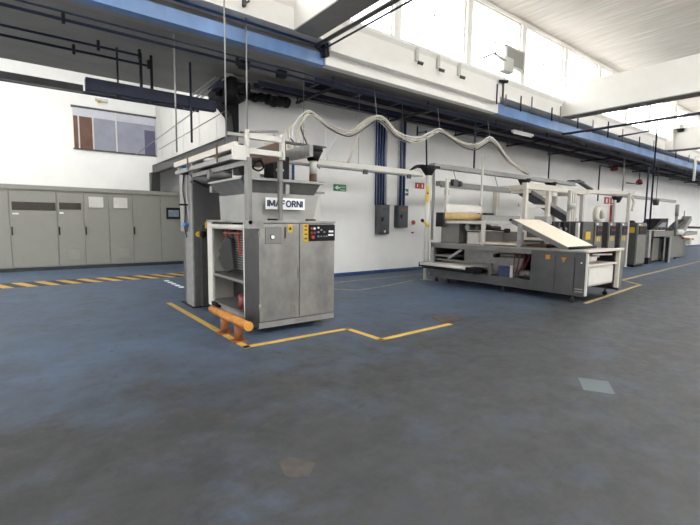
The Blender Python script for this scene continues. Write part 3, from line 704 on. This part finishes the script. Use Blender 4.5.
MB().prism([(8.20,2.22),(8.26,2.22),(8.23,2.30)],'y',7.46,7.47).build('warning_symbol', M['black'], sg2)
MB().obox((8.1,7.5,1.55),(8.3,7.46,1.40),.05,.05).build('handle', M['yellow'], t)
MB().cyl((8.08,7.5,1.57),(8.12,7.5,1.53),.04).build('knob', M['black'], t)
hs = MB()
for k in range(3): hs.tube([(8.55+.03*k,7.6,2.84),(8.58+.04*k,7.62,2.2),(8.55+.03*k,7.6,1.6),(8.57+.04*k,7.62,1.05)],.009,6,5)
hs.build('hanging_cables', M['dsteel'], t)
hs = MB()
for k in range(3): hs.tube([(7.7+.05*k,7.75,2.76),(7.95,7.65,2.86+.03*k),(8.2,7.6,2.96)],.014,6,4)
hs.build('head_cables', M['black'], t)
pipe([(9.0,8.62,4.2),(9.0,8.62,3.95),(8.6,8.2,3.9),(8.42,7.75,3.85),(8.42,7.7,2.94)], .022, M['navy'], 'thin dark pipe dropping from the trays to the cable pole head', None, 'drop_pipe')
t = thing('overhead_trunking', 'grey overhead trunking above the laminating machine, running right from the cable pole', 'trunking', (12,7.7,2.95))
MB().box(8.62,16.4,7.60,7.80,2.93,3.05).build('channel', M['galv'], t)
MB().box(8.62,16.4,7.55,7.62,2.92,2.95).build('lower_lip', M['galv'], t)
for x in (10.4,14.6): MB().tube([(x,7.7,3.05),(x,7.7,ZS)],.025,8).build('hanger', M['navy'], t)
for x in (13.1,14.8): MB().cyl((x,7.7,2.95),(x,7.7,2.72),.22,.10,16).build('black_funnel', M['black'], t)
MB().obox((16.7,7.68,3.14),(17.9,7.68,2.86),.18,.06).build('end_bracket', M['dsteel'], t)
MB().box(16.2,17.0,7.55,7.82,3.07,3.12).build('end_frame', M['dsteel'], t)
t = thing('overhead_trunking', 'thin pale overhead rail above the far gauging cabinets', 'trunking', (22,7.7,2.8))
MB().box(16.9,28,7.62,7.78,2.72,2.84).build('channel', M['galv'], t)
for x in (20.5,): MB().cyl((x,7.7,2.72),(x,7.7,2.45),.22,.10,16).build('black_funnel', M['black'], t)
MB().tube([(21,7.7,2.84),(21,7.7,ZS)],.03,8).build('hanger', M['galv'], t)

# festoon cable
t = thing('cable_festoon', 'thick bundle of cream cables swooping in waves from the hopper machine across the wall', 'cable bundle', (8,7.3,3))
P = [(4.04,2.93),(4.09,3.07),(4.31,3.44),(4.55,3.62),(4.79,3.55),(5.08,3.41),(5.46,3.34),(5.73,3.42),(6.08,3.66),(6.34,3.78),(6.58,3.73),(6.89,3.53),(7.28,3.43),(7.65,3.47),(8.07,3.67),(8.43,3.79),(8.82,3.69),(9.31,3.57),(9.87,3.56),(10.30,3.74),(10.54,3.83),(10.89,3.70),(11.47,3.36),(11.96,3.20),(12.59,3.06)]
rnd = random.Random(3)
for k in range(7):
    dy = .055*math.cos(k*2*PI/7); dz = .05*math.sin(k*2*PI/7); ph = rnd.uniform(0,6)
    pts = [(3.78+.07*k, 6.75-.1*(k%3), 2.74), (3.90+.07*k, 7.0, 2.98+.03*k), (4.10+.05*k, 7.22+dy, 3.28+.03*(k%3))]
    for i,(x,z) in enumerate(P[3:]):
        low = 1.0 if i%1 == 0 else 0
        pts.append((x, 7.3+dy, z+dz+.035*math.sin(x*1.7+ph)*(0 if abs(x-8.43)<.1 or abs(x-6.34)<.1 else 1)))
    MB().tube(pts,.0135,8,4).build('cable', M['cable'] if k not in (2,5) else (M['signw'] if k == 2 else M['dsteel']), t)
for x, z in ((6.34,3.78),(8.43,3.79),(10.54,3.83)):
    MB().tube([(x,7.3,z),(x,7.42,ZS)],.008,6).build('suspension_wire', M['galv'], t)
cb = MB()
for k in range(7):
    a = k*.9
    cb.tube([(4.04+.05*math.cos(a),7.3+.04*math.sin(a),3.0),(3.9+.07*math.cos(a),7.1,2.86),(3.75+.06*k,6.9-.05*k,2.7)],.014,6,5)
for k in range(4): cb.tube([(3.7-.06*k,7.1,3.05-.06*k),(4.0,7.2,2.95-.02*k),(4.2+.08*k,7.2,2.78)],.014,6,4)
cb.build('cable_tangle', M['cable'], t)
for x, x2 in ((5.1,5.3),(5.5,5.15)):
    MB().tube([(x,7.5,3.4),(x2,7.7,2.80)],.010,6).build('loose_cable', M['signw'], t)
pipe([(6.05,7.45,3.6),(5.75,7.62,2.72)], .022, M['cable'], 'pale slanting cable running down from the festoon to the trunking', None, 'loose_cable', 'cable')
pipe([(4.1,7.2,3.05),(5.0,7.55,2.60)], .014, M['dsteel'], 'dark slanting cable beside the black funnel, down to the trunking', None, 'loose_cable', 'cable')

# ------------------------------------------------------------ machine 2: laminator
t = thing('laminating_machine', 'long dark grey dough laminating machine with inclined beige belt and tan roller', 'machine', (9.0,5.4,0))
F, Y0, Y1, XB = 8.30, 3.55, 7.38, 9.92
MB().box(F,F+.06,Y0+.02,Y1,.14,.34).build('bottom_frame', M['mgrey'], t, .005)
MB().box(XB-.06,XB,Y0+.02,Y1,.14,.34).build('bottom_frame', M['mgrey'], t)
MB().box(XB-.05,XB,Y0+.14,Y1,.34,.90).build('rear_panel', M['mgrey'], t)  # back, pan and end wall added to keep the interior dark
MB().box(F+.06,XB-.06,4.64,Y1,.14,.17).build('drip_pan', M['mgrey'], t)
MB().box(F+.08,XB-.05,Y1-.04,Y1,.17,.9).build('end_wall', M['mgrey'], t)
MB().box(F,F+.08,Y0+.06,Y1,.88,.975).box(XB-.06,XB,Y0+.14,Y1,.90,.975).build('top_frame', M['mgrey2'], t)
MB().box(F-.01,XB,Y0+.02,Y1,.98,1.0).build('deck', M['galv'], t)
MB().box(F,F+.08,Y1-.10,Y1,.30,.98).build('frame_post', M['galv'], t)
MB().box(F,F+.08,5.60,5.66,.30,.60).build('frame_post', M['mgrey2'], t)
for a, b in ((Y0+.02,3.76),(3.765,4.14),(4.145,4.65)):
    d = MB().box(F-.015,F+.03,a+.005,b-.005,.20,.965).build('front_panel', M['mgrey'], t, .006)
    if a > 3.77 or a > 3.7: 
        yy = a+.16 if a < 4.1 else a+.10
        w = MB().prism([(yy,.80),(yy+.09,.80),(yy+.09,.89),(yy,.89)] if a > 4.1 else [(yy,.86),(yy+.10,.86),(yy+.05,.75)],'x',F-.019,F-.015).build('warning_label', M['orange'], d)
    else:
        MB().cyl((F-.025,a+.07,.78),(F-.015,a+.07,.78),.014).build('lock', M['signw'], d)
        MB().box(F-.02,F-.015,a+.02,a+.17,.27,.29).box(F-.02,F-.015,a+.02,a+.17,.22,.24).build('vent_slots', M['galv'], d)
MB().box(F+.5,F+.53,5.1,6.7,.3,.88).build('inner_panel', M['galv'], t)
MB().box(F+.05,XB,4.60,4.64,.2,.96).build('inner_wall', M['mgrey'], t)
for x in (F+.06,XB-.1):
    for y in (3.80,5.30,6.85,7.2):
        c = MB().cyl((x,y,.04),(x,y,.16),.02).build('foot', M['dsteel'], t)
        MB().cyl((x-.02,y,.045),(x+.02,y,.045),.045).build('caster_wheel', M['rubber'], c)
# in-feed belt table sticking out of the front
MB().box(7.98,9.0,6.02,7.42,.44,.50).build('infeed_belt', M['beltw'], t, .02)
MB().cyl((7.98,6.05,.47),(7.98,7.42,.47),.035).build('infeed_roller', M['beltw'], t)
MB().box(7.96,9.0,7.42,7.46,.40,.50).build('infeed_end_block', M['black'], t)
MB().box(7.96,8.3,5.82,6.02,.38,.50).build('infeed_end_block', M['black'], t)
MB().box(8.02,9.0,6.0,7.4,.36,.40).build('infeed_bed', M['black'], t)
MB().obox((8.36,6.45,.86),(8.36,6.85,.62),.05,.05,(1,0,0)).build('strut', M['galv'], t)
MB().box(8.38,8.5,5.15,5.45,.34,.56).build('motor', M['sblue'], t, .01)
MB().box(8.32,8.36,5.08,5.13,.30,.60).box(8.32,8.36,5.08,5.5,.30,.33).build('bracket', M['white'], t)
MB().cyl((8.55,5.0,.80),(8.55,5.5,.80),.05).build('shaft', M['mgrey2'], t)
MB().cyl((8.55,4.72,.42),(8.55,5.0,.42),.09).cyl((8.5,4.85,.42),(8.35,4.85,.42),.03).build('gear_motor', M['mgrey2'], t)
MB().cyl((8.6,5.7,.76),(8.78,5.7,.76),.045).build('bearing', M['black'], t)
hb = MB()
for k in range(4): hb.tube([(8.45,4.75+.12*k,.88),(8.42,4.80+.10*k,.70-.03*k),(8.5,4.9+.08*k,.55),(8.5,5.0+.05*k,.40)],.014,6,4)
hb.build('hoses', M['dred'], t)
MB().box(8.35,8.4,5.6,7.2,.56,.60).box(8.35,8.8,6.7,7.25,.66,.70).build('inner_ledge', M['mgrey2'], t)
# upper works
MB().box(8.62,8.9,6.75,7.32,1.0,1.50).build('grey_cabinet', M['mgrey2'], t, .01)
MB().box(8.75,9.2,6.25,6.6,1.0,1.28).build('white_box', M['beltw'], t, .01)
MB().cyl((8.6,6.5,1.40),(9.5,6.5,1.40),.07).build('lower_roller', M['mgrey2'], t)
MB().cyl((8.6,6.2,1.38),(9.5,6.2,1.38),.05).build('lower_roller', M['brown'], t)
MB().box(8.50,8.56,5.25,7.30,1.49,1.555).box(9.60,9.66,5.25,7.30,1.49,1.555).box(8.56,10.3,7.1,7.16,1.44,1.5).build('belt_side_rail', M['white'], t)
MB().box(8.56,9.60,5.3,7.1,1.50,1.55).build('upper_belt', M['beltw'], t)
MB().box(8.46,8.53,5.92,6.0,1.0,1.56).build('upright', M['white'], t)
MB().box(8.46,8.53,5.0,5.08,1.0,1.5).build('upright', M['galv'], t)
MB().box(9.6,9.66,5.0,5.08,1.0,1.5).build('upright', M['white'], t)
MB().cyl((8.48,7.2,1.66),(10.12,7.2,1.66),.10,.10,24).build('tan_roller', M['tan'], t)
MB().box(8.40,8.48,7.1,7.32,1.40,1.76).build('bearing_block', M['black'], t)
MB().box(10.12,10.5,7.05,7.3,1.48,1.78).build('bearing_block', M['black'], t)
MB().tube([(8.5,5.9,1.36),(8.5,5.35,1.34)],.014,8).build('lever_rod', M['black'], t)
MB().cyl((8.5,5.40,1.34),(8.5,5.30,1.34),.05).build('lever_knob', M['black'], t)
MB().box(8.60,8.67,7.16,7.22,1.76,2.62).build('upper_post', M['white'], t)
MB().box(10.06,10.11,7.16,7.2,1.76,3.32).build('upper_post', M['white'], t)
MB().box(8.67,10.06,7.17,7.20,1.79,1.97).build('guard_sheet', M['white'], t)
MB().box(8.5,11.6,7.3,7.45,2.44,2.56).build('upper_conveyor', M['steel2'], t)
MB().box(8.5,11.6,7.24,7.30,2.40,2.46).build('conveyor_lip', M['mgrey2'], t)
MB().box(8.9,9.1,7.2,7.3,2.46,2.62).build('bracket', M['dsteel'], t)
MB().cyl((9.15,7.25,2.52),(9.25,7.25,2.52),.08).build('bracket', M['dsteel'], t)
for x in (9.3,11.2): MB().tube([(x,7.4,2.5),(x,7.55,2.93)],.012,6).build('tie_rod', M['galv'], t)
# side fence behind the belt
MB().box(9.75,11.6,6.9,6.94,1.50,1.72).build('clear_guard', M['galv'], t)
# inclined belt
A, Bq = Vector((0,5.25,1.60)), Vector((0,3.98,1.03))
pr_ = MB()
def strip(x0,x1,a,b,th,off=0):
    d = (b-a).normalized(); nrm = Vector((0,-d.z,d.y)); nrm = nrm if nrm.z > 0 else -nrm
    p = [a+nrm*off, b+nrm*off, b+nrm*(off-th), a+nrm*(off-th)]
    return MB().prism([(q.y,q.z) for q in p],'x',x0,x1)
rp = strip(8.55,9.62,A,Bq,.03).build('inclined_belt', M['beige'], t)
strip(8.50,8.55,A,Bq,.09,.0).build('inclined_side_rail', M['mgrey2'], t); strip(9.62,9.67,A,Bq,.09,.0).build('inclined_side_rail', M['white'], t)
MB().cyl((8.5,5.28,1.575),(9.66,5.28,1.575),.035).build('belt_roller', M['black'], t)
MB().cyl((8.5,3.98,1.03),(9.66,3.98,1.03),.03).build('belt_roller', M['black'], t)
MB().box(9.7,9.95,5.1,5.4,1.50,1.68).build('drive_box', M['galv'], t)
MB().box(8.7,9.5,4.55,5.0,1.0,1.05).build('scraper_plate', M['brown'], t)
MB().box(8.45,9.5,5.1,6.05,1.02,1.07).build('tray', M['beige'], t, .015)
MB().box(8.9,9.8,5.7,6.9,1.0,1.30).build('rear_casing', M['mgrey2'], t, .01)
# right end: white frame and looped belt
MB().box(F,XB+.02,Y0-.02,Y0+.06,.975,1.02).build('end_top_rail', M['cream'], t)
MB().box(F,F+.05,Y0-.01,Y0+.02,.16,.96).build('end_post', M['white'], t)
MB().box(9.74,9.80,Y0-.01,Y0+.06,.20,.96).build('end_post', M['cream'], t)
MB().box(9.80,9.95,Y0-.01,Y0+.12,.18,.96).build('end_column', M['mgrey2'], t)
lb = MB().box(8.46,9.62,3.58,4.5,.30,.70).build('looped_belt', M['beltw'], t, .05)
MB().box(8.42,9.70,3.56,4.5,.70,.735).build('belt_cover', M['cream'], t)
MB().cyl((8.40,3.68,.84),(8.85,3.68,.84),.075,.075,20).build('white_roller', M['beltw'], t)
MB().box(8.5,9.7,3.9,4.5,.80,.86).build('inner_belt', M['beltw'], t)
MB().box(8.38,8.44,3.57,3.75,.30,.66).build('black_bearing', M['black'], t)
MB().obox((8.6,3.6,.93),(9.5,3.6,.90),.03,.03).build('tie_bar', M['cream'], t)

# ------------------------------------------------------------ gantry between machines
t = thing('conveyor_gantry', 'cream steel gantry with an inclined grey conveyor, behind the inclined beige belt', 'gantry', (14,7.2,0))
for x, m_ in ((12.05,'cream'),(13.38,'cream'),(15.15,'cream'),(15.75,'white')):
    MB().box(x-.065,x+.065,6.97,7.08,0,2.54).build('post', M[m_], t)
for x in (12.05,15.75): MB().box(x-.07,x+.07,7.95,8.1,0,2.52).build('post', M['cream'], t)
MB().box(11.95,15.9,6.95,7.10,2.54,2.72).build('top_beam', M['cream'], t)
MB().box(12.6,15.4,7.9,8.1,2.50,2.68).build('top_beam', M['cream'], t)
for x in (12.05,15.75): MB().box(x-.06,x+.06,7.12,7.9,2.52,2.66).build('side_beam', M['cream'], t)
MB().box(15.2,15.75,6.97,7.05,1.0,1.08).build('brace', M['cream'], t)
MB().obox((12.9,7.55,2.45),(16.0,7.55,1.60),.4,.06).build('inclined_conveyor', M['mgrey'], t)
MB().obox((12.9,7.32,2.50),(16.0,7.32,1.65),.04,.12).build('conveyor_side', M['galv'], t)
MB().box(12.1,13.8,7.25,7.3,2.02,2.12).build('support_bar', M['cream'], t)
MB().box(12.2,15.1,7.0,7.04,1.12,1.5).build('guard_panel', M['white'], t)
MB().obox((15.9,7.0,2.66),(20.2,7.0,2.82),.12,.13).build('end_arm', M['cream'], t)

# low machine between gantry and gauging cabinets
t = thing('open_roller_machine', 'dark open machine with rollers, seen just left of the gauging cabinets', 'machine', (11.9,5.9,0))
MB().box(11.2,12.75,5.8,6.6,0,1.05).build('base', M['mgrey'], t, .01)
MB().box(11.2,12.75,5.8,6.6,1.05,1.12).build('deck', M['cream'], t)
for k in range(5): MB().box(11.3+k*.30,11.38+k*.30,5.9,6.5,1.12,1.55).build('side_plate', M['black' if k%2 else 'dsteel'], t)
for k in range(3): MB().cyl((11.3,6.0+.2*k,1.35),(12.6,6.0+.2*k,1.35),.06).build('roller', M['galv'], t)
MB().box(12.68,12.78,5.72,5.8,0,1.55).build('white_post', M['white'], t)

# ------------------------------------------------------------ gauging cabinets
YG = 5.75
units = [(13.08,14.37,'grey gauging cabinet nearest the laminating machine, wide front with yellow label',True),
         (14.80,15.36,'grey gauging cabinet second in the row of four, narrow front',False),
         (15.75,16.34,'grey gauging cabinet third in the row of four, narrow front',False),
         (17.20,18.10,'grey gauging cabinet at the right end of the row, yellow sign on its side',True)]
for i, (a,b,lbl,wide) in enumerate(units):
    t = thing('gauging_cabinet', lbl, 'machine cabinet', ((a+b)/2,YG+.5,0), 'gauging cabinets beyond the laminating machine')
    MB().box(a,b,YG+.02,YG+1.1,.08,1.585).build('body', M['mgrey'], t, .01)
    MB().box(a+.04,b-.04,YG+.04,YG+1.05,0,.08).build('plinth', M['black'], t)
    d0 = a+.75 if i == 0 else a+.03
    d = MB().box(d0,b-.03,YG-.01,YG+.02,.12,1.55).build('door', M['mgrey2'], t, .006)
    pz = MB().box(d0+.08,b-.08,YG-.03,YG-.01,1.16,1.46).build('control_panel', M['black'], d, .005)
    for q in range(3): MB().cyl((d0+.16+q*.11,YG-.045,1.32),(d0+.16+q*.11,YG-.03,1.32),.03,.03,10).build('button', M['dred'], pz)
    MB().box(d0+.10,d0+.18,YG-.02,YG-.01,1.49,1.54).build('nameplate', M['signw'], d)
    if i < 3: 
        for q in (0,1): MB().box(d0+.14+q*.14,d0+.22+q*.14,YG-.016,YG-.01,.98,1.12).build('warning_label', M['yellow'], d)
    if i == 0: MB().box(a+.18,a+.48,YG-.0,YG+.02,1.05,1.28).build('yellow_sign', M['yellow'], t)
    if i == 3:
        MB().box(a-.006,a,YG+.08,YG+.24,1.22,1.42).build('yellow_sign', M['yellow'], t)
        MB().box(a+.30,a+.42,YG-.02,YG-.01,1.36,1.52).build('warning_label', M['yellow'], d)
    if i == 3: MB().cyl((a+.25,YG+.3,1.585),(a+.25,YG+.3,1.66),.14,.10).build('beacon', M['black'], t)
t = thing('robot_feeder', 'beige curved feeder standing on top of the second gauging cabinet', 'feeder', (15.1,6.2,1.585))
MB().cyl((15.08,6.2,1.585),(15.08,6.2,1.68),.13,.13).build('base', M['white'], t)
MB().tube([(14.95,6.2,1.66),(14.92,6.2,1.9),(15.05,6.2,2.02),(15.28,6.2,1.9),(15.40,6.2,1.74)],.10,12,4).build('arm', M['cream'], t)
for x, y, lb in ((14.55,6.9,'white cable post behind the first gauging cabinet, the left one of the close pair'),(14.93,7.0,'cream cable post behind the second gauging cabinet, the right one of the close pair'),(17.0,6.0,'slim white post rising before the last gauging cabinet'),(19.2,7.3,'slim white post standing just beyond the last gauging cabinet')):
    t = thing('cable_post', lb, 'post', (x,y,0), 'white cable posts beyond the laminating machine')
    MB().box(x-.05,x+.05,y-.05,y+.05,0.01,2.62 if x < 19 else 2.50).build('post', M['white'], t); MB().box(x-.12,x+.12,y-.12,y+.12,0,.01).build('base_plate', M['galv'], t)
    if x == 17.0: MB().tube([(x,y-.05,2.5),(x+.2,y-.08,2.3),(x+.1,y-.08,2.0)],.04,8,4).build('elbow_hose', M['cream'], t)
    if x == 14.55: MB().cyl((x-.05,y-.1,2.0),(x-.05,y-.1,2.2),.12).build('filter_can', M['white'], t)

# ------------------------------------------------------------ far machines
t = thing('cutting_machine', 'grey cutting machine with a tilted dark hood, beyond the gauging cabinets', 'machine', (21.2,6.6,0))
MB().box(20.0,20.7,6.1,7.1,.06,.98).box(21.3,22.6,6.1,7.1,.06,1.05).build('body', M['mgrey2'], t, .01)
MB().box(20.7,21.3,6.15,7.0,.06,.95).build('open_bay', M['black'], t)  # solid black block, shade of the open bay put into its colour
MB().box(19.4,21.7,5.9,7.0,1.05,1.28).build('table', M['mgrey2'], t, .01)
MB().box(20.75,20.95,5.75,5.9,0,1.05).build('leg', M['galv'], t); MB().box(20.62,20.70,5.75,5.85,0,1.0).build('leg', M['black'], t)
MB().prism([(20.4,1.30),(21.5,1.76),(22.3,1.80),(22.3,1.30)],'y',6.3,6.9).build('hood', M['black'], t, .01)
MB().prism([(21.0,1.42),(21.6,1.62),(22.0,1.62),(21.9,1.42)],'y',6.27,6.3).build('hood_window', M['winlav'], t)
MB().cyl((22.62,6.1,1.05),(22.62,6.1,2.05),.05).cyl((22.62,6.1,1.9),(22.62,6.1,2.4),.07).build('mast', M['galv'], t)
for q in range(5): MB().cyl((19.5+q*.4,5.88,1.33),(19.5+q*.4,5.88,1.39),.05,.05,10).build('knob', M['dsteel'], t)
MB().box(19.05,19.28,5.95,6.2,.02,1.30).build('side_column', M['galv'], t); MB().box(19.0,19.3,5.9,6.25,0,.25).build('foot_block', M['black'], t)
MB().box(21.2,21.7,6.05,6.1,.45,.75).build('lower_window', M['galv'], t)
for x in (20.1,21.4,22.4): MB().cyl((x,6.2,0),(x,6.2,.06),.05).build('foot', M['black'], t)
t = thing('stacking_machine', 'far pale machine with fan of slanting belts, at the right end of the line', 'machine', (25,6.8,0))
MB().box(23.2,24.6,6.3,7.2,.05,1.22).build('body', M['mgrey2'], t, .02)
MB().box(24.7,25.9,6.5,7.3,.0,.9).build('rear_body', M['mgrey'], t, .02)
MB().obox((23.2,6.5,1.25),(24.7,6.5,1.75),.3,.07).build('slanting_belt', M['dsteel'], t)
MB().obox((24.0,6.4,1.05),(25.3,6.4,1.85),.35,.22).build('slanting_chute', M['galv'], t)
MB().obox((24.7,6.4,1.42),(26.6,6.3,1.40),.3,.10).build('dark_belt', M['black'], t)
MB().obox((24.6,6.4,1.10),(26.1,6.3,1.15),.3,.16).build('pale_belt', M['galv'], t)
MB().obox((24.3,6.3,.92),(25.4,6.2,.85),.2,.08).build('orange_bar', M['rust'], t)
MB().box(24.9,25.1,6.1,6.3,.6,.9).build('side_plate', M['cream'], t)
MB().cyl((23.0,6.2,1.2),(23.9,6.2,1.2),.12).build('roller', M['beltw'], t)
MB().cyl((23.2,6.2,.0),(23.2,6.2,.06),.04).build('foot', M['black'], t)
MB().cyl((25.2,6.5,1.8),(25.2,6.5,2.2),.02).build('rod', M['galv'], t)
for x,y,z,lb in ((23.1,8.9,4.2,'red alarm siren hanging under the far soffit, the higher one'),(26.4,8.9,3.74,'red alarm siren with black base, the lower and farther one')):
    t = thing('alarm_siren', lb, 'alarm', (x,y,z))
    MB().cyl((x,y,z),(x,y,z+.12),.17,.13,16).cyl((x,y,z+.12),(x,y,z+.20),.13,.06,16).build('horn', M['red'], t)
    MB().cyl((x,y,z-.08),(x,y,z),.12,.19).build('base', M['black'] if x > 25 else M['dred'], t)
    MB().tube([(x,y,z+.19),(x,y,ZS)],.02,6).build('rod', M['dsteel'], t)
    MB().tube([(x-1.6,y,z-1.6),(x-1.6,y,z+.05),(x-.2,y,z+.02)] if x < 25 else [(x-1.7,y,z-.1),(x-.2,y,z-.06)],.03,6).build('arm', M['dsteel'], t)
# dark pipes near the far machine
pipe([(16.3,6.2,4.50),(19.8,6.2,5.20),(19.8,6.2,1.32)], .032, M['navy'], 'dark pipe dropping to the cutting machine, the longer of two, bent at the top', None, 'drop_pipe')
pipe([(19.9,6.25,3.78),(19.4,6.25,3.74),(19.4,6.25,1.32)], .030, M['navy'], 'dark pipe dropping to the cutting machine, the shorter of two', None, 'drop_pipe')
pipe([(13.40,6.7,4.26),(13.40,YF,4.26)], .035, M['navy'], 'dark pipe slung below the right cross beam, running toward the viewer', None)
pipe([(15.0,6.7,4.55),(15.0,4.0,4.60),(15.0,-4,4.66)], .014, M['navy'], 'very thin cable just under the right cross beam', None)
t = thing('overhead_pipe', 'pair of dark pipes under the upper left cross beam, rising to the right', 'pipe', (4.55,5,4.6))
MB().tube([(4.55,7.0,4.77),(4.55,-8,4.74)],.04,8).build('thick_pipe', M['dsteel'], t); MB().tube([(4.68,7.0,4.73),(4.68,-8,4.73)],.018,8).build('thin_pipe', M['navy'], t)
t = thing('hanging_tube', 'white fluorescent tube hanging vertically at the far right', 'light', (27.0,6.7,3.75))
MB().cyl((27.0,6.7,4.95),(27.0,6.7,3.75),.06).build('tube', M['tubew'], t)
t = thing('dome_camera', 'white dome security camera on the pale column at the far right', 'camera', (23.2,6.5,5.5))
MB().box(22.95,23.45,6.35,6.6,5.72,5.92).build('mount', M['white'], t); MB().cyl((23.2,6.38,5.72),(23.2,6.38,5.60),.15,.09).build('dome', M['black'], t)
t = thing('pendant_fixture', 'small dark pendant fixture hanging above the cutting machine', 'fixture', (22.0,6.6,2.4))
MB().cyl((21.6,6.6,2.35),(21.6,6.6,2.60),.10,.14).build('body', M['dsteel'], t); MB().tube([(21.6,6.6,2.6),(21.6,6.6,4.1)],.012,6).build('cord', M['dsteel'], t)

# ------------------------------------------------------------ louvre, light box on clerestory
t = thing('louvre_panel', 'grey louvred ventilation panel in the clerestory window', 'vent', (10.8,6.83,5.7))
MB().box(10.42,11.2,6.80,6.84,5.72,6.16).build('louvres', M['vent'], t)
MB().box(10.36,11.26,6.79,6.85,6.16,6.20).box(10.36,11.26,6.79,6.85,5.66,5.72).box(10.36,10.42,6.79,6.85,5.66,6.2).box(11.2,11.26,6.79,6.85,5.66,6.2).build('frame', M['white'], t)
t = thing('floodlight_box', 'white box with a long grey lamp arm on the clerestory wall', 'light', (10.5,6.6,5.6))
MB().box(10.02,10.44,6.6,6.78,5.42,5.78).build('box', M['white'], t, .015)
MB().obox((10.1,6.62,5.66),(9.55,6.6,5.72),.05,.03).obox((9.55,6.6,5.72),(9.15,6.6,5.52),.12,.04).build('lamp_arm', M['galv'], t)
pipe([(10.36,6.83,5.42),(10.36,6.83,4.80)], .022, M['dsteel'], 'dark conduit below the white floodlight box on the clerestory wall', None, 'wall_conduit', 'conduit')
MB().cyl((10.15,6.82,5.22),(10.35,6.7,5.22),.04).build('conduit_fitting', M['black'], label='small black fitting beside the conduit below the floodlight box', cat='fitting')
for i, (x, ds) in enumerate(((7.05,'left'),(7.75,'middle'),(8.5,'right'))):
    t = thing('spotlight', 'small spotlight on the white band, %s of the three' % ds, 'light', (x,6.8,4.95), 'small spotlights on the white band')
    MB().box(x-.04,x+.04,6.80,6.86,5.02,5.30).build('bracket', M['white'], t)
    MB().cyl((x-.02,6.78,4.98),(x+.08,6.70,4.94),.035).build('lamp_head', M['dsteel'], t)
t = thing('wall_bracket', 'small dark bracket on the cream wall face at top left, above the blue beam', 'bracket', (3.0,6.8,5.0))
MB().box(3.02,3.06,6.78,6.86,4.95,5.10).obox((3.0,6.8,4.95),(3.12,6.8,5.05),.03,.03).build('arm', M['dsteel'], t)

# ------------------------------------------------------------ light
w = bpy.data.worlds.new('world'); bpy.context.scene.world = w; w.use_nodes = True
bg = w.node_tree.nodes['Background']; bg.inputs[0].default_value = (1,.985,.96,1); bg.inputs[1].default_value = 6.5
def area(name, loc, rot, sx, sy, power, col=(1,.98,.95)):
    l = bpy.data.lights.new(name, 'AREA'); l.shape = 'RECTANGLE'; l.size = sx; l.size_y = sy; l.energy = power; l.color = col
    o = bpy.data.objects.new(name, l); C.objects.link(o); o.location = loc; o.rotation_euler = rot; return o

# ------------------------------------------------------------ camera
f = 426.; cx, cy = 350., 262.5
r = Vector((905-cx, -(228-cy), -f)).normalized(); l = Vector((20-cx, -(218-cy), -f)); l = (l-r*l.dot(r)).normalized(); u = r.cross(l)
Rm = Matrix((r, l, u))
cam = bpy.data.cameras.new('camera'); co = bpy.data.objects.new('camera', cam); C.objects.link(co)
cam.sensor_width = 36; cam.lens = f/700*36; cam.clip_end = 200; cam.clip_start = .05
co.matrix_world = Matrix.Translation((0,0,1.5)) @ Rm.to_4x4()
sc = bpy.context.scene; sc.camera = co
sc.view_settings.view_transform = 'Standard'; sc.view_settings.look = 'None'; sc.view_settings.gamma = 1
sc.view_settings.exposure = 0.5
